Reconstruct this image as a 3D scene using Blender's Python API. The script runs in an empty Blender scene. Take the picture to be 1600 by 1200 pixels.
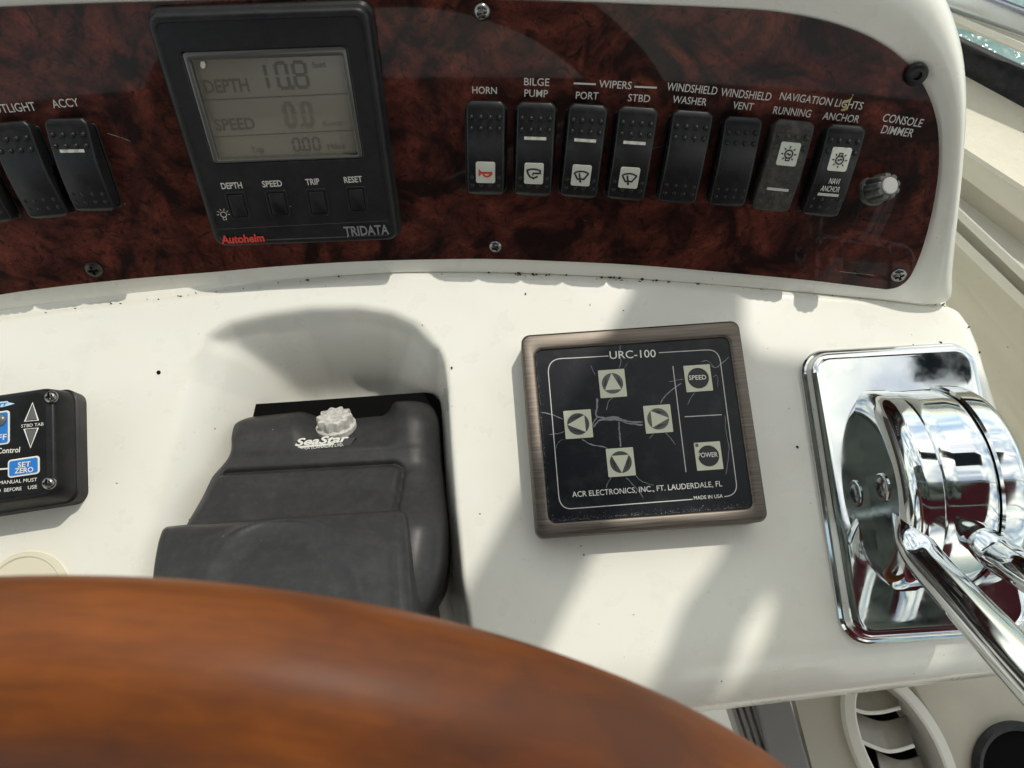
import bpy, bmesh, math, random
import numpy as np
from mathutils import Vector, Matrix
random.seed(7)
R = math.radians
SC = bpy.context.scene
COL = SC.collection

# ------------------------------------------------------------------ camera, sky, sun, exposure
F = 1180.0                     # focal length in photo pixels (1600 wide)
CAMH = 0.432                   # camera height above the console shelf, metres
TILT = R(13.5)
cam = bpy.data.cameras.new('camera')
camo = bpy.data.objects.new('camera', cam); COL.objects.link(camo)
camo.location = (0, 0, CAMH); camo.rotation_euler = (TILT, 0, 0)
cam.sensor_width = 36.0; cam.lens = 36.0 * F / 1600.0
cam.clip_start = 0.01; cam.clip_end = 6000
cam.dof.use_dof = True; cam.dof.focus_distance = 0.435; cam.dof.aperture_fstop = 16.0
SC.camera = camo

SUN = Vector((0.30, 0.58, 0.95)).normalized()
EL = math.asin(SUN.z); AZ = math.atan2(SUN.x, SUN.y)
w = bpy.data.worlds.new('World'); SC.world = w; w.use_nodes = True
nt = w.node_tree; bg = nt.nodes['Background']
sky = nt.nodes.new('ShaderNodeTexSky'); sky.sky_type = 'NISHITA'; sky.sun_disc = False
sky.sun_elevation = EL; sky.sun_rotation = AZ
bg.inputs['Strength'].default_value = 0.15
# clouds: noise on the sky direction
tc = nt.nodes.new('ShaderNodeTexCoord')
mp = nt.nodes.new('ShaderNodeMapping'); mp.inputs['Scale'].default_value = (1.6, 3.2, 2.2)
nz = nt.nodes.new('ShaderNodeTexNoise'); nz.inputs['Scale'].default_value = 2.1; nz.inputs['Detail'].default_value = 7
nz.inputs['Roughness'].default_value = 0.55; nz.inputs['Distortion'].default_value = 0.5
cr = nt.nodes.new('ShaderNodeValToRGB'); cr.color_ramp.elements[0].position = 0.36; cr.color_ramp.elements[1].position = 0.60
mx = nt.nodes.new('ShaderNodeMix'); mx.data_type = 'RGBA'
mx.inputs['B'].default_value = (11.0, 10.7, 9.9, 1)
ma = nt.nodes.new('ShaderNodeMath'); ma.operation = 'MULTIPLY'; ma.inputs[1].default_value = 0.85
nt.links.new(tc.outputs['Generated'], mp.inputs['Vector']); nt.links.new(mp.outputs['Vector'], nz.inputs['Vector'])
nt.links.new(nz.outputs['Fac'], cr.inputs['Fac']); nt.links.new(cr.outputs['Color'], ma.inputs[0])
nt.links.new(ma.outputs[0], mx.inputs['Factor']); nt.links.new(sky.outputs['Color'], mx.inputs['A'])
wb = nt.nodes.new('ShaderNodeMix'); wb.data_type = 'RGBA'; wb.blend_type = 'MULTIPLY'; wb.inputs['Factor'].default_value = 1
wb.inputs['B'].default_value = (0.985, 1.012, 0.94, 1)
nt.links.new(mx.outputs['Result'], wb.inputs['A']); nt.links.new(wb.outputs['Result'], bg.inputs['Color'])

sun = bpy.data.lights.new('sun', 'SUN'); sun.energy = 1.95; sun.angle = R(0.55); sun.color = (1.0, 0.955, 0.87)
suno = bpy.data.objects.new('sun', sun); COL.objects.link(suno)
suno.rotation_euler = SUN.to_track_quat('Z', 'Y').to_euler()
SC.view_settings.view_transform = 'Standard'; SC.view_settings.look = 'None'
SC.view_settings.gamma = 1; SC.view_settings.use_curve_mapping = False
SC.view_settings.exposure = 0.25
SC.render.engine = 'CYCLES'
SC.cycles.max_bounces = 10; SC.cycles.glossy_bounces = 6; SC.cycles.diffuse_bounces = 5
SC.cycles.sample_clamp_indirect = 6; SC.cycles.use_denoising = True

# ------------------------------------------------------------------ measuring: photo pixel -> point on a real surface
ct, st = math.cos(TILT), math.sin(TILT)
def ray(px, py):
    u = (px - 800) / F; v = (py - 600) / F
    return Vector((u, -v * ct + st, -v * st - ct))
CAMP = Vector((0, 0, CAMH))
class Fr:
    """a flat local frame: origin O, axes U (right), V (up the surface), N (out of it)"""
    def __init__(s, O, U, V):
        s.O = Vector(O); s.U = Vector(U).normalized(); s.N = s.U.cross(Vector(V)).normalized(); s.V = s.N.cross(s.U)
    def hit(s, px, py, h=0.0):
        d = ray(px, py); o = s.O + s.N * h
        t = (o - CAMP).dot(s.N) / d.dot(s.N); p = CAMP + d * t - s.O
        return Vector((p.dot(s.U), p.dot(s.V)))
    def pt(s, u, v, n=0.0): return s.O + s.U * u + s.V * v + s.N * n
    def mat(s):
        m = Matrix.Identity(4)
        for i in range(3): m[i][0], m[i][1], m[i][2], m[i][3] = s.U[i], s.V[i], s.N[i], s.O[i]
        return m
    def hit_u(s, px, py, u):      # point on the plane local u = const -> (v, n)
        d = ray(px, py); t = (s.O + s.U * u - CAMP).dot(s.U) / d.dot(s.U); p = CAMP + d * t - s.O
        return p.dot(s.V), p.dot(s.N)
SH = Fr((0, 0, 0), (1, 0, 0), (0, 1, 0))
def at(px, py, z=0.0):
    q = SH.hit(px, py, z); return Vector((q.x, q.y, z))
def sub_frame(fr, quad, h):
    """frame centred on a traced four-corner outline lying h above fr; returns frame, width, height"""
    q = [fr.hit(x, y, h) for x, y in quad]
    c = (q[0] + q[1] + q[2] + q[3]) / 4
    du = ((q[1] - q[0]) + (q[2] - q[3])) / 2; dv = ((q[0] - q[3]) + (q[1] - q[2])) / 2
    au = math.atan2(du.y, du.x); av = math.atan2(-dv.x, dv.y); a = (au + av) / 2
    U = fr.U * math.cos(a) + fr.V * math.sin(a); V = fr.N.cross(U)
    return Fr(fr.pt(c.x, c.y), U, V), du.length, dv.length
# dash panel: leans back 53.5 degrees off the shelf and wraps a little round the helm
PT = R(53.5); PO = at(700, 421); PO.x = 0; PA0 = -0.04; PR = 2.1
PU = Vector((1, 0, 0)); PV = Vector((0, math.cos(PT), math.sin(PT))); PN_ = PU.cross(PV)
def pn_pt(a, b, h=0.0):
    d = a - PA0; n = (PN_ - PU * (d / PR)).normalized()
    return PO + PU * a + PN_ * (d * d / (2 * PR)) + PV * b + n * h
def pn_frame(a):
    return Fr(pn_pt(a, 0), PU + PN_ * ((a - PA0) / PR), PV)
def pn_loc(px, py, h=0.0):
    a = 0.0
    for _ in range(9):
        q = pn_frame(a).hit(px, py, h); a += q.x
    return a, q.y
def pn_sub(quad, h):
    a, b = pn_loc(sum(p[0] for p in quad) / 4, sum(p[1] for p in quad) / 4, h)
    return sub_frame(pn_frame(a), quad, h)

# ------------------------------------------------------------------ materials
def mat(name, col, rough=0.5, metal=0.0, coat=0.0, spec=0.5, coat_rough=0.05):
    m = bpy.data.materials.new(name); m.use_nodes = True
    b = m.node_tree.nodes['Principled BSDF']
    b.inputs['Base Color'].default_value = (*col, 1); b.inputs['Roughness'].default_value = rough
    b.inputs['Metallic'].default_value = metal; b.inputs['Coat Weight'].default_value = coat
    b.inputs['Coat Roughness'].default_value = coat_rough
    b.inputs['Specular IOR Level'].default_value = spec
    return m
class NT:
    def __init__(s, m): s.t = m.node_tree; s.b = s.t.nodes['Principled BSDF']; s.co = s.n('ShaderNodeTexCoord').outputs['Object']
    def n(s, k, **kw):
        x = s.t.nodes.new(k)
        for a, v in kw.items(): setattr(x, a, v)
        return x
    def l(s, a, b): s.t.links.new(a, b)
    def noise(s, scale, detail=4, rough=0.5, dist=0.0, co=None, sc=None):
        co = co or s.co
        if sc:
            m = s.n('ShaderNodeMapping'); m.inputs['Scale'].default_value = sc; s.l(co, m.inputs['Vector']); co = m.outputs['Vector']
        x = s.n('ShaderNodeTexNoise'); x.inputs['Scale'].default_value = scale; x.inputs['Detail'].default_value = detail
        x.inputs['Roughness'].default_value = rough; x.inputs['Distortion'].default_value = dist; s.l(co, x.inputs['Vector'])
        return x.outputs['Fac']
    def ramp(s, fac, stops):
        r = s.n('ShaderNodeValToRGB'); e = r.color_ramp.elements
        while len(e) < len(stops): e.new(0.5)
        for el, (p, c) in zip(e, stops):
            el.position = p; el.color = (*c, 1) if not isinstance(c, (int, float)) else (c, c, c, 1)
        s.l(fac, r.inputs['Fac']); return r.outputs['Color']
    def mix(s, f, a, b, mode='MIX'):
        x = s.n('ShaderNodeMix', data_type='RGBA', blend_type=mode)
        for k, v in (('Factor', f), ('A', a), ('B', b)):
            if isinstance(v, (int, float)): x.inputs[k].default_value = v
            elif isinstance(v, tuple): x.inputs[k].default_value = (*v, 1)
            else: s.l(v, x.inputs[k])
        return x.outputs['Result']
    def math(s, op, a, b=0.0):
        x = s.n('ShaderNodeMath', operation=op)
        for i, v in enumerate((a, b)):
            if isinstance(v, (int, float)): x.inputs[i].default_value = v
            else: s.l(v, x.inputs[i])
        return x.outputs[0]
    def specks(s, scale, size, keep):
        v = s.n('ShaderNodeTexVoronoi'); v.inputs['Scale'].default_value = scale; s.l(s.co, v.inputs['Vector'])
        sep = s.n('ShaderNodeSeparateColor'); s.l(v.outputs['Color'], sep.inputs[0])
        a = s.math('LESS_THAN', v.outputs['Distance'], s.math('MULTIPLY', sep.outputs[1], size))
        return s.math('MULTIPLY', a, s.math('GREATER_THAN', sep.outputs[0], 1 - keep))
    def col(s, c): s.l(c, s.b.inputs['Base Color'])
    def rough(s, c): s.l(c, s.b.inputs['Roughness'])
    def bump(s, h, strength=0.2, dist=0.001):
        x = s.n('ShaderNodeBump'); x.inputs['Strength'].default_value = strength; x.inputs['Distance'].default_value = dist
        s.l(h, x.inputs['Height']); s.l(x.outputs['Normal'], s.b.inputs['Normal'])
def gelcoat(name, base, dirt=(0.10, 0.08, 0.06), yellow=(0.78, 0.72, 0.58), rough=0.3):
    m = mat(name, base, rough, coat=0.55, coat_rough=0.09); n = NT(m)
    c = n.mix(n.ramp(n.noise(9, 5, 0.6), [(0.45, 0.0), (0.8, 0.5)]), base, yellow)
    c = n.mix(n.ramp(n.noise(34, 6, 0.7), [(0.56, 0.0), (0.80, 0.17)]), c, (0.36, 0.34, 0.29))
    c = n.mix(n.math('MULTIPLY', n.ramp(n.noise(120, 3, 0.6, 0.6, sc=(0.25, 1.3, 1.0)), [(0.70, 0.0), (0.76, 1.0)]), 0.16), c, (0.33, 0.31, 0.26))
    c = n.mix(n.specks(75, 0.062, 0.42), c, dirt)
    c = n.mix(n.math('MULTIPLY', n.specks(230, 0.09, 0.10), 0.75), c, (0.16, 0.12, 0.08))
    n.col(c); n.rough(n.ramp(n.noise(60, 4), [(0.3, rough - 0.06), (0.7, rough + 0.1)]))
    n.bump(n.noise(22, 3), 0.05, 0.002)
    return m
M = {}
M['gel'] = gelcoat('white_gelcoat', (0.78, 0.765, 0.690), yellow=(0.76, 0.725, 0.61))
M['cream'] = gelcoat('cream_gelcoat', (0.66, 0.62, 0.50), rough=0.4)
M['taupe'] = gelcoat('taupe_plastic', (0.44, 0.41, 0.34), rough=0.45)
M['ledge'] = gelcoat('shade_grey_ledge', (0.46, 0.45, 0.40), rough=0.5)  # the ledge's shade is put into this greyer colour
m = mat('burl_laminate', (0.03, 0.01, 0.008), 0.35, coat=0.26, coat_rough=0.03, spec=0.08); n = NT(m)
wv = n.noise(26, 8, 0.66, 1.6)
sw_ = n.noise(13, 4, 0.55, 3.5)
c = n.ramp(wv, [(0.30, (0.012, 0.005, 0.004)), (0.44, (0.058, 0.0160, 0.0115)), (0.57, (0.118, 0.0300, 0.0200)), (0.74, (0.20, 0.052, 0.031))])
c = n.mix(n.ramp(sw_, [(0.38, 0.92), (0.50, 0.25), (0.60, 0.0)]), c, (0.007, 0.0045, 0.004))
fine = n.noise(150, 5, 0.7, 2.5); c = n.mix(0.55, c, n.ramp(fine, [(0.35, (0.35, 0.30, 0.30)), (0.55, (1, 1, 1))]), 'MULTIPLY')
eye = n.noise(60, 5, 0.6, 4.0); c = n.mix(n.ramp(eye, [(0.34, 0.75), (0.44, 0.0)]), c, (0.006, 0.004, 0.0035))
c = n.mix(n.math('MULTIPLY', n.specks(120, 0.040, 0.30), 0.8), c, (0.5, 0.42, 0.34))
c = n.mix(n.math('MULTIPLY', n.specks(260, 0.05, 0.10), 0.6), c, (0.4, 0.36, 0.30))
n.col(c); M['burl'] = m
def plastic(name, base, rough=0.45, dust=0.25, dcol=(0.20, 0.19, 0.17), grain=900):
    m = mat(name, base, rough, spec=0.26); n = NT(m)
    f = n.math('MULTIPLY', n.ramp(n.noise(140, 8, 0.75), [(0.45, 0.0), (0.78, 1.0)]), dust)
    c = n.mix(f, base, dcol); c = n.mix(n.math('MULTIPLY', n.specks(210, 0.07, 0.15), 0.6), c, (0.45, 0.43, 0.38))
    n.col(c); n.rough(n.ramp(n.noise(45, 4), [(0.3, rough - 0.08), (0.7, rough + 0.12)]))
    n.bump(n.noise(grain, 2), 0.06, 0.0004)
    return m
M['switch'] = plastic('black_switch_plastic', (0.0095, 0.0105, 0.0115), 0.27, 0.06)
M['dusty'] = plastic('dusty_switch_plastic', (0.030, 0.029, 0.027), 0.5, 0.7, (0.15, 0.135, 0.11))
M['case'] = plastic('black_case_plastic', (0.0075, 0.008, 0.009), 0.38, 0.05)
M['face'] = plastic('black_face_plastic', (0.0055, 0.006, 0.0065), 0.34, 0.03)
M['rubber'] = plastic('grey_black_rubber', (0.029, 0.029, 0.0295), 0.42, 0.34, (0.085, 0.080, 0.074))
M['hole'] = mat('dark_gap', (0.005, 0.005, 0.005), 0.9, spec=0.05)
M['print'] = mat('grey_white_print', (0.50, 0.48, 0.45), 0.5)
M['white_print'] = mat('white_print', (0.66, 0.66, 0.60), 0.5)
M['dim_print'] = mat('dim_grey_print', (0.17, 0.175, 0.18), 0.5)
M['icon'] = plastic('pale_icon_tile', (0.56, 0.57, 0.50), 0.4, 0.15, (0.35, 0.33, 0.28))
M['key'] = plastic('pale_green_key', (0.56, 0.57, 0.44), 0.4, 0.15, (0.35, 0.33, 0.22))
M['red'] = mat('red_print', (0.55, 0.035, 0.02), 0.5)
M['black'] = mat('black_print', (0.012, 0.012, 0.012), 0.5)
M['blue'] = mat('blue_button', (0.01, 0.16, 0.50), 0.4)
M['pale_blue'] = mat('pale_blue_print', (0.45, 0.62, 0.75), 0.5)
M['greyled'] = mat('grey_lamp', (0.12, 0.12, 0.12), 0.25)
m = mat('lcd_glass', (0.13, 0.118, 0.082), 0.22, coat=0.25, coat_rough=0.12); n = NT(m)
c = n.mix(n.ramp(n.noise(20, 3), [(0.35, 0.0), (0.7, 0.6)]), (0.180, 0.164, 0.130), (0.152, 0.141, 0.112))
c = n.mix(n.math('MULTIPLY', n.specks(160, 0.06, 0.2), 0.8), c, (0.5, 0.48, 0.4)); n.col(c); M['lcd'] = m
M['segment'] = mat('faded_segment', (0.090, 0.082, 0.065), 0.3)
M['faint'] = mat('faint_segment', (0.122, 0.109, 0.086), 0.3)
m = mat('bronze_brushed', (0.24, 0.20, 0.165), 0.45, metal=1.0); n = NT(m)
st_ = n.noise(900, 3, 0.6, sc=(0.035, 1.0, 1.0))
n.col(n.ramp(st_, [(0.3, (0.095, 0.080, 0.068)), (0.7, (0.19, 0.163, 0.140))])); n.rough(n.ramp(st_, [(0.3, 0.38), (0.7, 0.52)])); M['bronze'] = m
M['bronze'].node_tree.nodes['Principled BSDF'].inputs['Anisotropic'].default_value = 0.4
m = mat('dark_membrane', (0.012, 0.013, 0.016), 0.28, spec=0.22); n = NT(m)
n.col(n.mix(n.math('MULTIPLY', n.ramp(n.noise(80, 6, 0.7), [(0.5, 0.0), (0.8, 1.0)]), 0.22), (0.0055, 0.0065, 0.010), (0.09, 0.09, 0.09))); M['membrane'] = m
M['crack'] = mat('crack_grey', (0.20, 0.195, 0.215), 0.6)
m = mat('chrome', (0.86, 0.87, 0.88), 0.04, metal=1.0); n = NT(m)
n.rough(n.ramp(n.noise(40, 6, 0.65), [(0.42, 0.03), (0.72, 0.17)]))
c = n.mix(n.math('MULTIPLY', n.specks(170, 0.075, 0.40), 0.75), n.mix(n.ramp(n.noise(28, 7, 0.7), [(0.50, 0.0), (0.75, 0.35)]), (0.66, 0.685, 0.69), (0.40, 0.40, 0.39)), (0.10, 0.09, 0.08)); n.col(c); M['chrome'] = m
m = mat('screw_steel', (0.55, 0.54, 0.52), 0.25, metal=1.0); m.node_tree.nodes['Principled BSDF'].inputs['Base Color'].default_value = (0.22, 0.215, 0.205, 1); M['steel'] = m
M['dark_screw'] = mat('blackened_screw', (0.05, 0.045, 0.04), 0.4, metal=0.8)
m = mat('varnished_wood', (0.33, 0.10, 0.022), 0.42, coat=0.05, coat_rough=0.5, spec=0.12); n = NT(m)
sp_ = n.n('ShaderNodeSeparateXYZ'); n.l(n.co, sp_.inputs[0])
rad_ = n.math('SQRT', n.math('ADD', n.math('MULTIPLY', sp_.outputs[0], sp_.outputs[0]), n.math('MULTIPLY', sp_.outputs[1], sp_.outputs[1])))
cb_ = n.n('ShaderNodeCombineXYZ'); n.l(n.math('ARCTAN2', sp_.outputs[0], sp_.outputs[1]), cb_.inputs[0]); n.l(rad_, cb_.inputs[1]); n.l(sp_.outputs[2], cb_.inputs[2])
gc = cb_.outputs[0]
g = n.noise(1.0, 5, 0.6, 0.5, co=gc, sc=(3.2, 34, 34))
c = n.ramp(g, [(0.34, (0.078, 0.029, 0.016)), (0.50, (0.148, 0.044, 0.012)), (0.68, (0.205, 0.060, 0.013))])
g2 = n.noise(1.0, 5, 0.65, 0.2, co=gc, sc=(9, 420, 420)); c = n.mix(n.math('MULTIPLY', n.ramp(g2, [(0.42, 0.0), (0.62, 1.0)]), 0.45), c, (0.085, 0.028, 0.012)); n.col(c)
n.bump(g2, 0.04, 0.0005)
M['wood'] = m
m = mat('weathered_cap', (0.50, 0.48, 0.44), 0.75); n = NT(m)
n.col(n.ramp(n.noise(260, 6, 0.75), [(0.35, (0.30, 0.28, 0.25)), (0.6, (0.62, 0.60, 0.56))])); n.bump(n.noise(420, 4), 0.5, 0.0006); M['cap'] = m
M['alloy'] = mat('brushed_alloy', (0.62, 0.66, 0.70), 0.22, metal=1.0)
M['gasket'] = plastic('black_gasket', (0.012, 0.013, 0.015), 0.4, 0.15)
M['canvas'] = plastic('navy_blocker', (0.018, 0.022, 0.032), 0.85, 0.1)
m = mat('burgundy_fabric', (0.11, 0.012, 0.022), 0.8); n = NT(m)
n.col(n.ramp(n.noise(220, 3, 0.6, sc=(1, 3, 1)), [(0.35, (0.06, 0.007, 0.013)), (0.65, (0.16, 0.02, 0.034))])); M['burgundy'] = m
m = mat('sea_water', (0.03, 0.07, 0.075), 0.08); n = NT(m); n.bump(n.noise(2.5, 5, 0.6), 0.5, 0.2)
n.col(n.ramp(n.noise(1.2, 5), [(0.3, (0.09, 0.16, 0.15)), (0.7, (0.16, 0.25, 0.24))])); M['water'] = m
M['deck'] = gelcoat('deck_gelcoat', (0.68, 0.66, 0.60), rough=0.55)
M['grey_trim'] = plastic('grey_trim', (0.22, 0.215, 0.21), 0.4, 0.2)
M['straw'] = mat('dry_straw', (0.45, 0.33, 0.12), 0.6)

# ------------------------------------------------------------------ builders
def finish(name, bm, m, parent=None, smooth=35, bevel=0.0, seg=3, limit=40):
    me = bpy.data.meshes.new(name)
    bmesh.ops.recalc_face_normals(bm, faces=bm.faces[:])
    bm.to_mesh(me); bm.free()
    for p in me.polygons: p.use_smooth = True
    me.set_sharp_from_angle(angle=R(smooth))
    me.materials.append(M[m] if isinstance(m, str) else m)
    o = bpy.data.objects.new(name, me); COL.objects.link(o)
    if parent is not None: o.parent = parent
    if bevel:
        b = o.modifiers.new('edge', 'BEVEL'); b.width = bevel; b.segments = seg; b.limit_method = 'ANGLE'; b.angle_limit = R(limit)
        b.harden_normals = False
    return o
def tag(o, label=None, cat=None, group=None, kind=None):
    for k, v in (('label', label), ('category', cat), ('group', group), ('kind', kind)):
        if v: o[k] = v
    return o
def thing(name, fr, label, cat, group=None):
    o = bpy.data.objects.new(name, None); COL.objects.link(o); o.empty_display_size = 0.01
    o.matrix_world = fr.mat(); return tag(o, label, cat, group)
def rrect(w, h, r, seg=6, cx=0.0, cy=0.0):
    r = max(min(r, w / 2 - 1e-6, h / 2 - 1e-6), 1e-5); pts = []
    for sx, sy, a0 in ((1, 1, 0), (-1, 1, 90), (-1, -1, 180), (1, -1, 270)):
        for k in range(seg + 1):
            a = R(a0 + 90 * k / seg)
            pts.append((cx + sx * (w / 2 - r) + r * math.cos(a), cy + sy * (h / 2 - r) + r * math.sin(a)))
    return pts
def ring(pts, z): return [(x, y, z) for x, y in pts]
def loft(bm, rings, cap0=True, cap1=True, closed=True):
    V = [[bm.verts.new(p) for p in r] for r in rings]
    n = len(V[0])
    for a, b in zip(V, V[1:]):
        for i in range(n if closed else n - 1):
            j = (i + 1) % n
            try: bm.faces.new((a[i], a[j], b[j], b[i]))
            except ValueError: pass
    if cap0: bm.faces.new(V[0][::-1])
    if cap1: bm.faces.new(V[-1])
    return V
def slab(bm, pts, z0, z1):
    loft(bm, [ring(pts, z0), ring(pts, z1)])
def rslab(bm, w, h, r, z0, z1, b=0.0005, cx=0, cy=0, seg=6):
    """rounded slab with a rounded top edge"""
    rs = [ring(rrect(w, h, r, seg, cx, cy), z0)]
    for k in range(4):
        a = R(90 * k / 3); i = b * (1 - math.cos(a))
        rs.append(ring(rrect(w - 2 * i, h - 2 * i, r - i, seg, cx, cy), z1 - b + b * math.sin(a)))
    loft(bm, rs)
def frame_ring(bm, w, h, r, wi, hi, ri, z0, z1, b=0.0008, zi=None, cx=0, cy=0, seg=6):
    """ring with a window; outer and inner top edges rounded"""
    zi = z0 if zi is None else zi
    rs = [ring(rrect(w, h, r, seg), z0)]
    for k in range(4):
        a = R(90 * k / 3); i = b * (1 - math.cos(a)); rs.append(ring(rrect(w - 2 * i, h - 2 * i, r - i, seg), z1 - b + b * math.sin(a)))
    for k in range(4):
        a = R(90 - 90 * k / 3); i = b * (1 - math.cos(a)); rs.append(ring(rrect(wi + 2 * i, hi + 2 * i, ri + i, seg, cx, cy), z1 - b + b * math.sin(a)))
    rs.append(ring(rrect(wi, hi, ri, seg, cx, cy), zi))
    loft(bm, rs, True, False)
def lathe(bm, prof, seg=32, axis='N', c=(0, 0, 0), caps=True):
    rs = []
    for r, h in prof:
        rr = []
        for k in range(seg):
            a = 2 * math.pi * k / seg; x, y = r * math.cos(a), r * math.sin(a)
            p = (x, y, h) if axis == 'N' else (h, x, y)
            rr.append((p[0] + c[0], p[1] + c[1], p[2] + c[2]))
        rs.append(rr)
    loft(bm, rs, caps, caps)
def ribbon(bm, pts, wd, z, mapz=None, closed=False, th=0.0):
    """flat printed stroke along 2-D points; mapz(u, v) gives the surface height"""
    P = [Vector(p) for p in pts]; n = len(P); L = []; Rr = []
    for i in range(n):
        a = P[(i - 1) % n] if (closed or i) else P[i]; b = P[(i + 1) % n] if (closed or i < n - 1) else P[i]
        d = (b - a); d = d.normalized() if d.length > 1e-12 else Vector((1, 0))
        wi = wd[i] if isinstance(wd, (list, tuple)) else wd
        o = Vector((-d.y, d.x)) * wi / 2
        for lst, q in ((L, P[i] + o), (Rr, P[i] - o)):
            lst.append(bm.verts.new((q.x, q.y, z + (mapz(q.x, q.y) if mapz else 0))))
    for i in range(n if closed else n - 1):
        j = (i + 1) % n
        try: bm.faces.new((Rr[i], Rr[j], L[j], L[i]))
        except ValueError: pass
def flat(bm, pts, z, mapz=None):
    vs = [bm.verts.new((x, y, z + (mapz(x, y) if mapz else 0))) for x, y in pts]
    return bm.faces.new(vs)
def disc(bm, cx, cy, r, z, seg=28): flat(bm, [(cx + r * math.cos(2 * math.pi * k / seg), cy + r * math.sin(2 * math.pi * k / seg)) for k in range(seg)], z)
def dome(bm, cx, cy, z, r, hgt, seg=10, mapz=None):
    rs = []
    for k in range(5):
        a = R(90 * k / 4.4); q = r * math.cos(a)
        rs.append([(cx + q * math.cos(2 * math.pi * i / seg), cy + q * math.sin(2 * math.pi * i / seg),
                    z + (mapz(cx, cy) if mapz else 0) + hgt * math.sin(a) - (0.0003 if k == 0 else 0)) for i in range(seg)])
    loft(bm, rs, False, True)
_tc = {}
def glyphs(s, bold=0.0, shear=0.0, spacing=1.0):
    k = (s, bold, shear, spacing)
    if k not in _tc:
        cu = bpy.data.curves.new('txt', 'FONT'); cu.body = s; cu.size = 1; cu.offset = bold; cu.shear = shear; cu.resolution_u = 3; cu.space_character = spacing
        o = bpy.data.objects.new('txt', cu); COL.objects.link(o)
        dg = bpy.context.evaluated_depsgraph_get(); dg.update()
        me = bpy.data.meshes.new_from_object(o.evaluated_get(dg))
        v = np.array([x.co[:2] for x in me.vertices]) if len(me.vertices) else np.zeros((1, 2)); f = [list(p.vertices) for p in me.polygons]
        bpy.data.objects.remove(o); bpy.data.curves.remove(cu); bpy.data.meshes.remove(me)
        _tc[k] = (v, f)
    return _tc[k]
CAPH = None
def text(bm, s, pL, pR, cap, z, mapz=None, bold=0.0, shear=0.0, spacing=1.0):
    """lettering whose baseline runs from local 2-D point pL to pR, capitals cap high"""
    global CAPH
    if CAPH is None: CAPH = glyphs('H')[0][:, 1].max()
    v, f = glyphs(s, bold, shear, spacing)
    x0, x1 = v[:, 0].min(), v[:, 0].max()
    pL, pR = Vector(pL), Vector(pR); e = (pR - pL); q = Vector((-e.y, e.x)).normalized() * cap
    vs = []
    for x, y in v:
        p = pL + e * ((x - x0) / (x1 - x0)) + q * (y / CAPH)
        vs.append(bm.verts.new((p.x, p.y, z + (mapz(p.x, p.y) if mapz else 0))))
    for p in f:
        try: bm.faces.new([vs[i] for i in p])
        except ValueError: pass
def px_text(bm, s, fr, l, r, cap_px, h, sx=3.0, off=(220, 0), **kw):
    """baseline given in zoomed photo pixels"""
    g = lambda p: fr.hit(p[0] / sx + off[0], p[1] / sx + off[1], h)
    a, b = g(l), g(r); c0 = g((l[0], l[1] - cap_px)); 
    text(bm, s, a, b, (c0 - a).length, h + 0.00012, **kw)
def stadium_tube(bm, path, radii, flatn=1.0, up=Vector((0, 0, 1)), seg=24):
    rs = []
    n = len(path)
    for i, p in enumerate(path):
        t = (Vector(path[min(i + 1, n - 1)]) - Vector(path[max(i - 1, 0)])).normalized()
        s = t.cross(up).normalized(); q = s.cross(t)
        rs.append([tuple(Vector(p) + s * radii[i] * math.cos(2 * math.pi * k / seg) + q * radii[i] * flatn * math.sin(2 * math.pi * k / seg)) for k in range(seg)])
    loft(bm, rs)
def screw_bm(r, hgt, cross=0.45, rot=0.4, dark=False):
    """domed Phillips head: a lathe dome with a cross recess cut as four sunk facets"""
    bm = bmesh.new(); seg = 48; rs = []
    prof = [(1.0, -0.3), (1.0, 0.12), (0.93, 0.42), (0.78, 0.72), (0.58, 0.9), (0.5, 0.94), (0.42, 0.97), (0.34, 0.98), (0.26, 0.985), (0.18, 0.99), (0.1, 1.0), (0.04, 1.0)]
    for q, h in prof:
        rr = []
        for k in range(seg):
            a = 2 * math.pi * k / seg; x, y = q * math.cos(a), q * math.sin(a)
            xr, yr = x * math.cos(rot) + y * math.sin(rot), -x * math.sin(rot) + y * math.cos(rot)
            inn = (min(abs(xr), abs(yr)) < 0.13 and q < 0.56)
            rr.append((x * r, y * r, (h - (0.75 if inn else 0)) * hgt))
        rs.append(rr)
    loft(bm, rs); return bm
def spline(pts, n):
    """Catmull-Rom through points, n samples per span"""
    P = [Vector(p) for p in pts]; out = []
    for i in range(len(P) - 1):
        a, b, c, d = P[max(i - 1, 0)], P[i], P[i + 1], P[min(i + 2, len(P) - 1)]
        for k in range(n):
            t = k / n; out.append(0.5 * (2 * b + (c - a) * t + (2 * a - 5 * b + 4 * c - d) * t * t + (3 * b - a - 3 * c + d) * t ** 3))
    out.append(P[-1]); return out
def sstep(t): t = np.clip(t, 0, 1); return t * t * (3 - 2 * t)
def dist_poly(X, Y, pts):
    d = np.full(X.shape, 1e9)
    for (x0, y0), (x1, y1) in zip(pts, pts[1:]):
        ex, ey = x1 - x0, y1 - y0; t = np.clip(((X - x0) * ex + (Y - y0) * ey) / (ex * ex + ey * ey + 1e-15), 0, 1)
        d = np.minimum(d, np.hypot(X - x0 - t * ex, Y - y0 - t * ey))
    return d
def inside(X, Y, pts):
    r = np.zeros(X.shape, bool); n = len(pts)
    for i in range(n):
        x0, y0 = pts[i]; x1, y1 = pts[(i + 1) % n]
        c = ((y0 > Y) != (y1 > Y)) & (X < (x1 - x0) * (Y - y0) / (y1 - y0 + 1e-15) + x0); r ^= c
    return r

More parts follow.
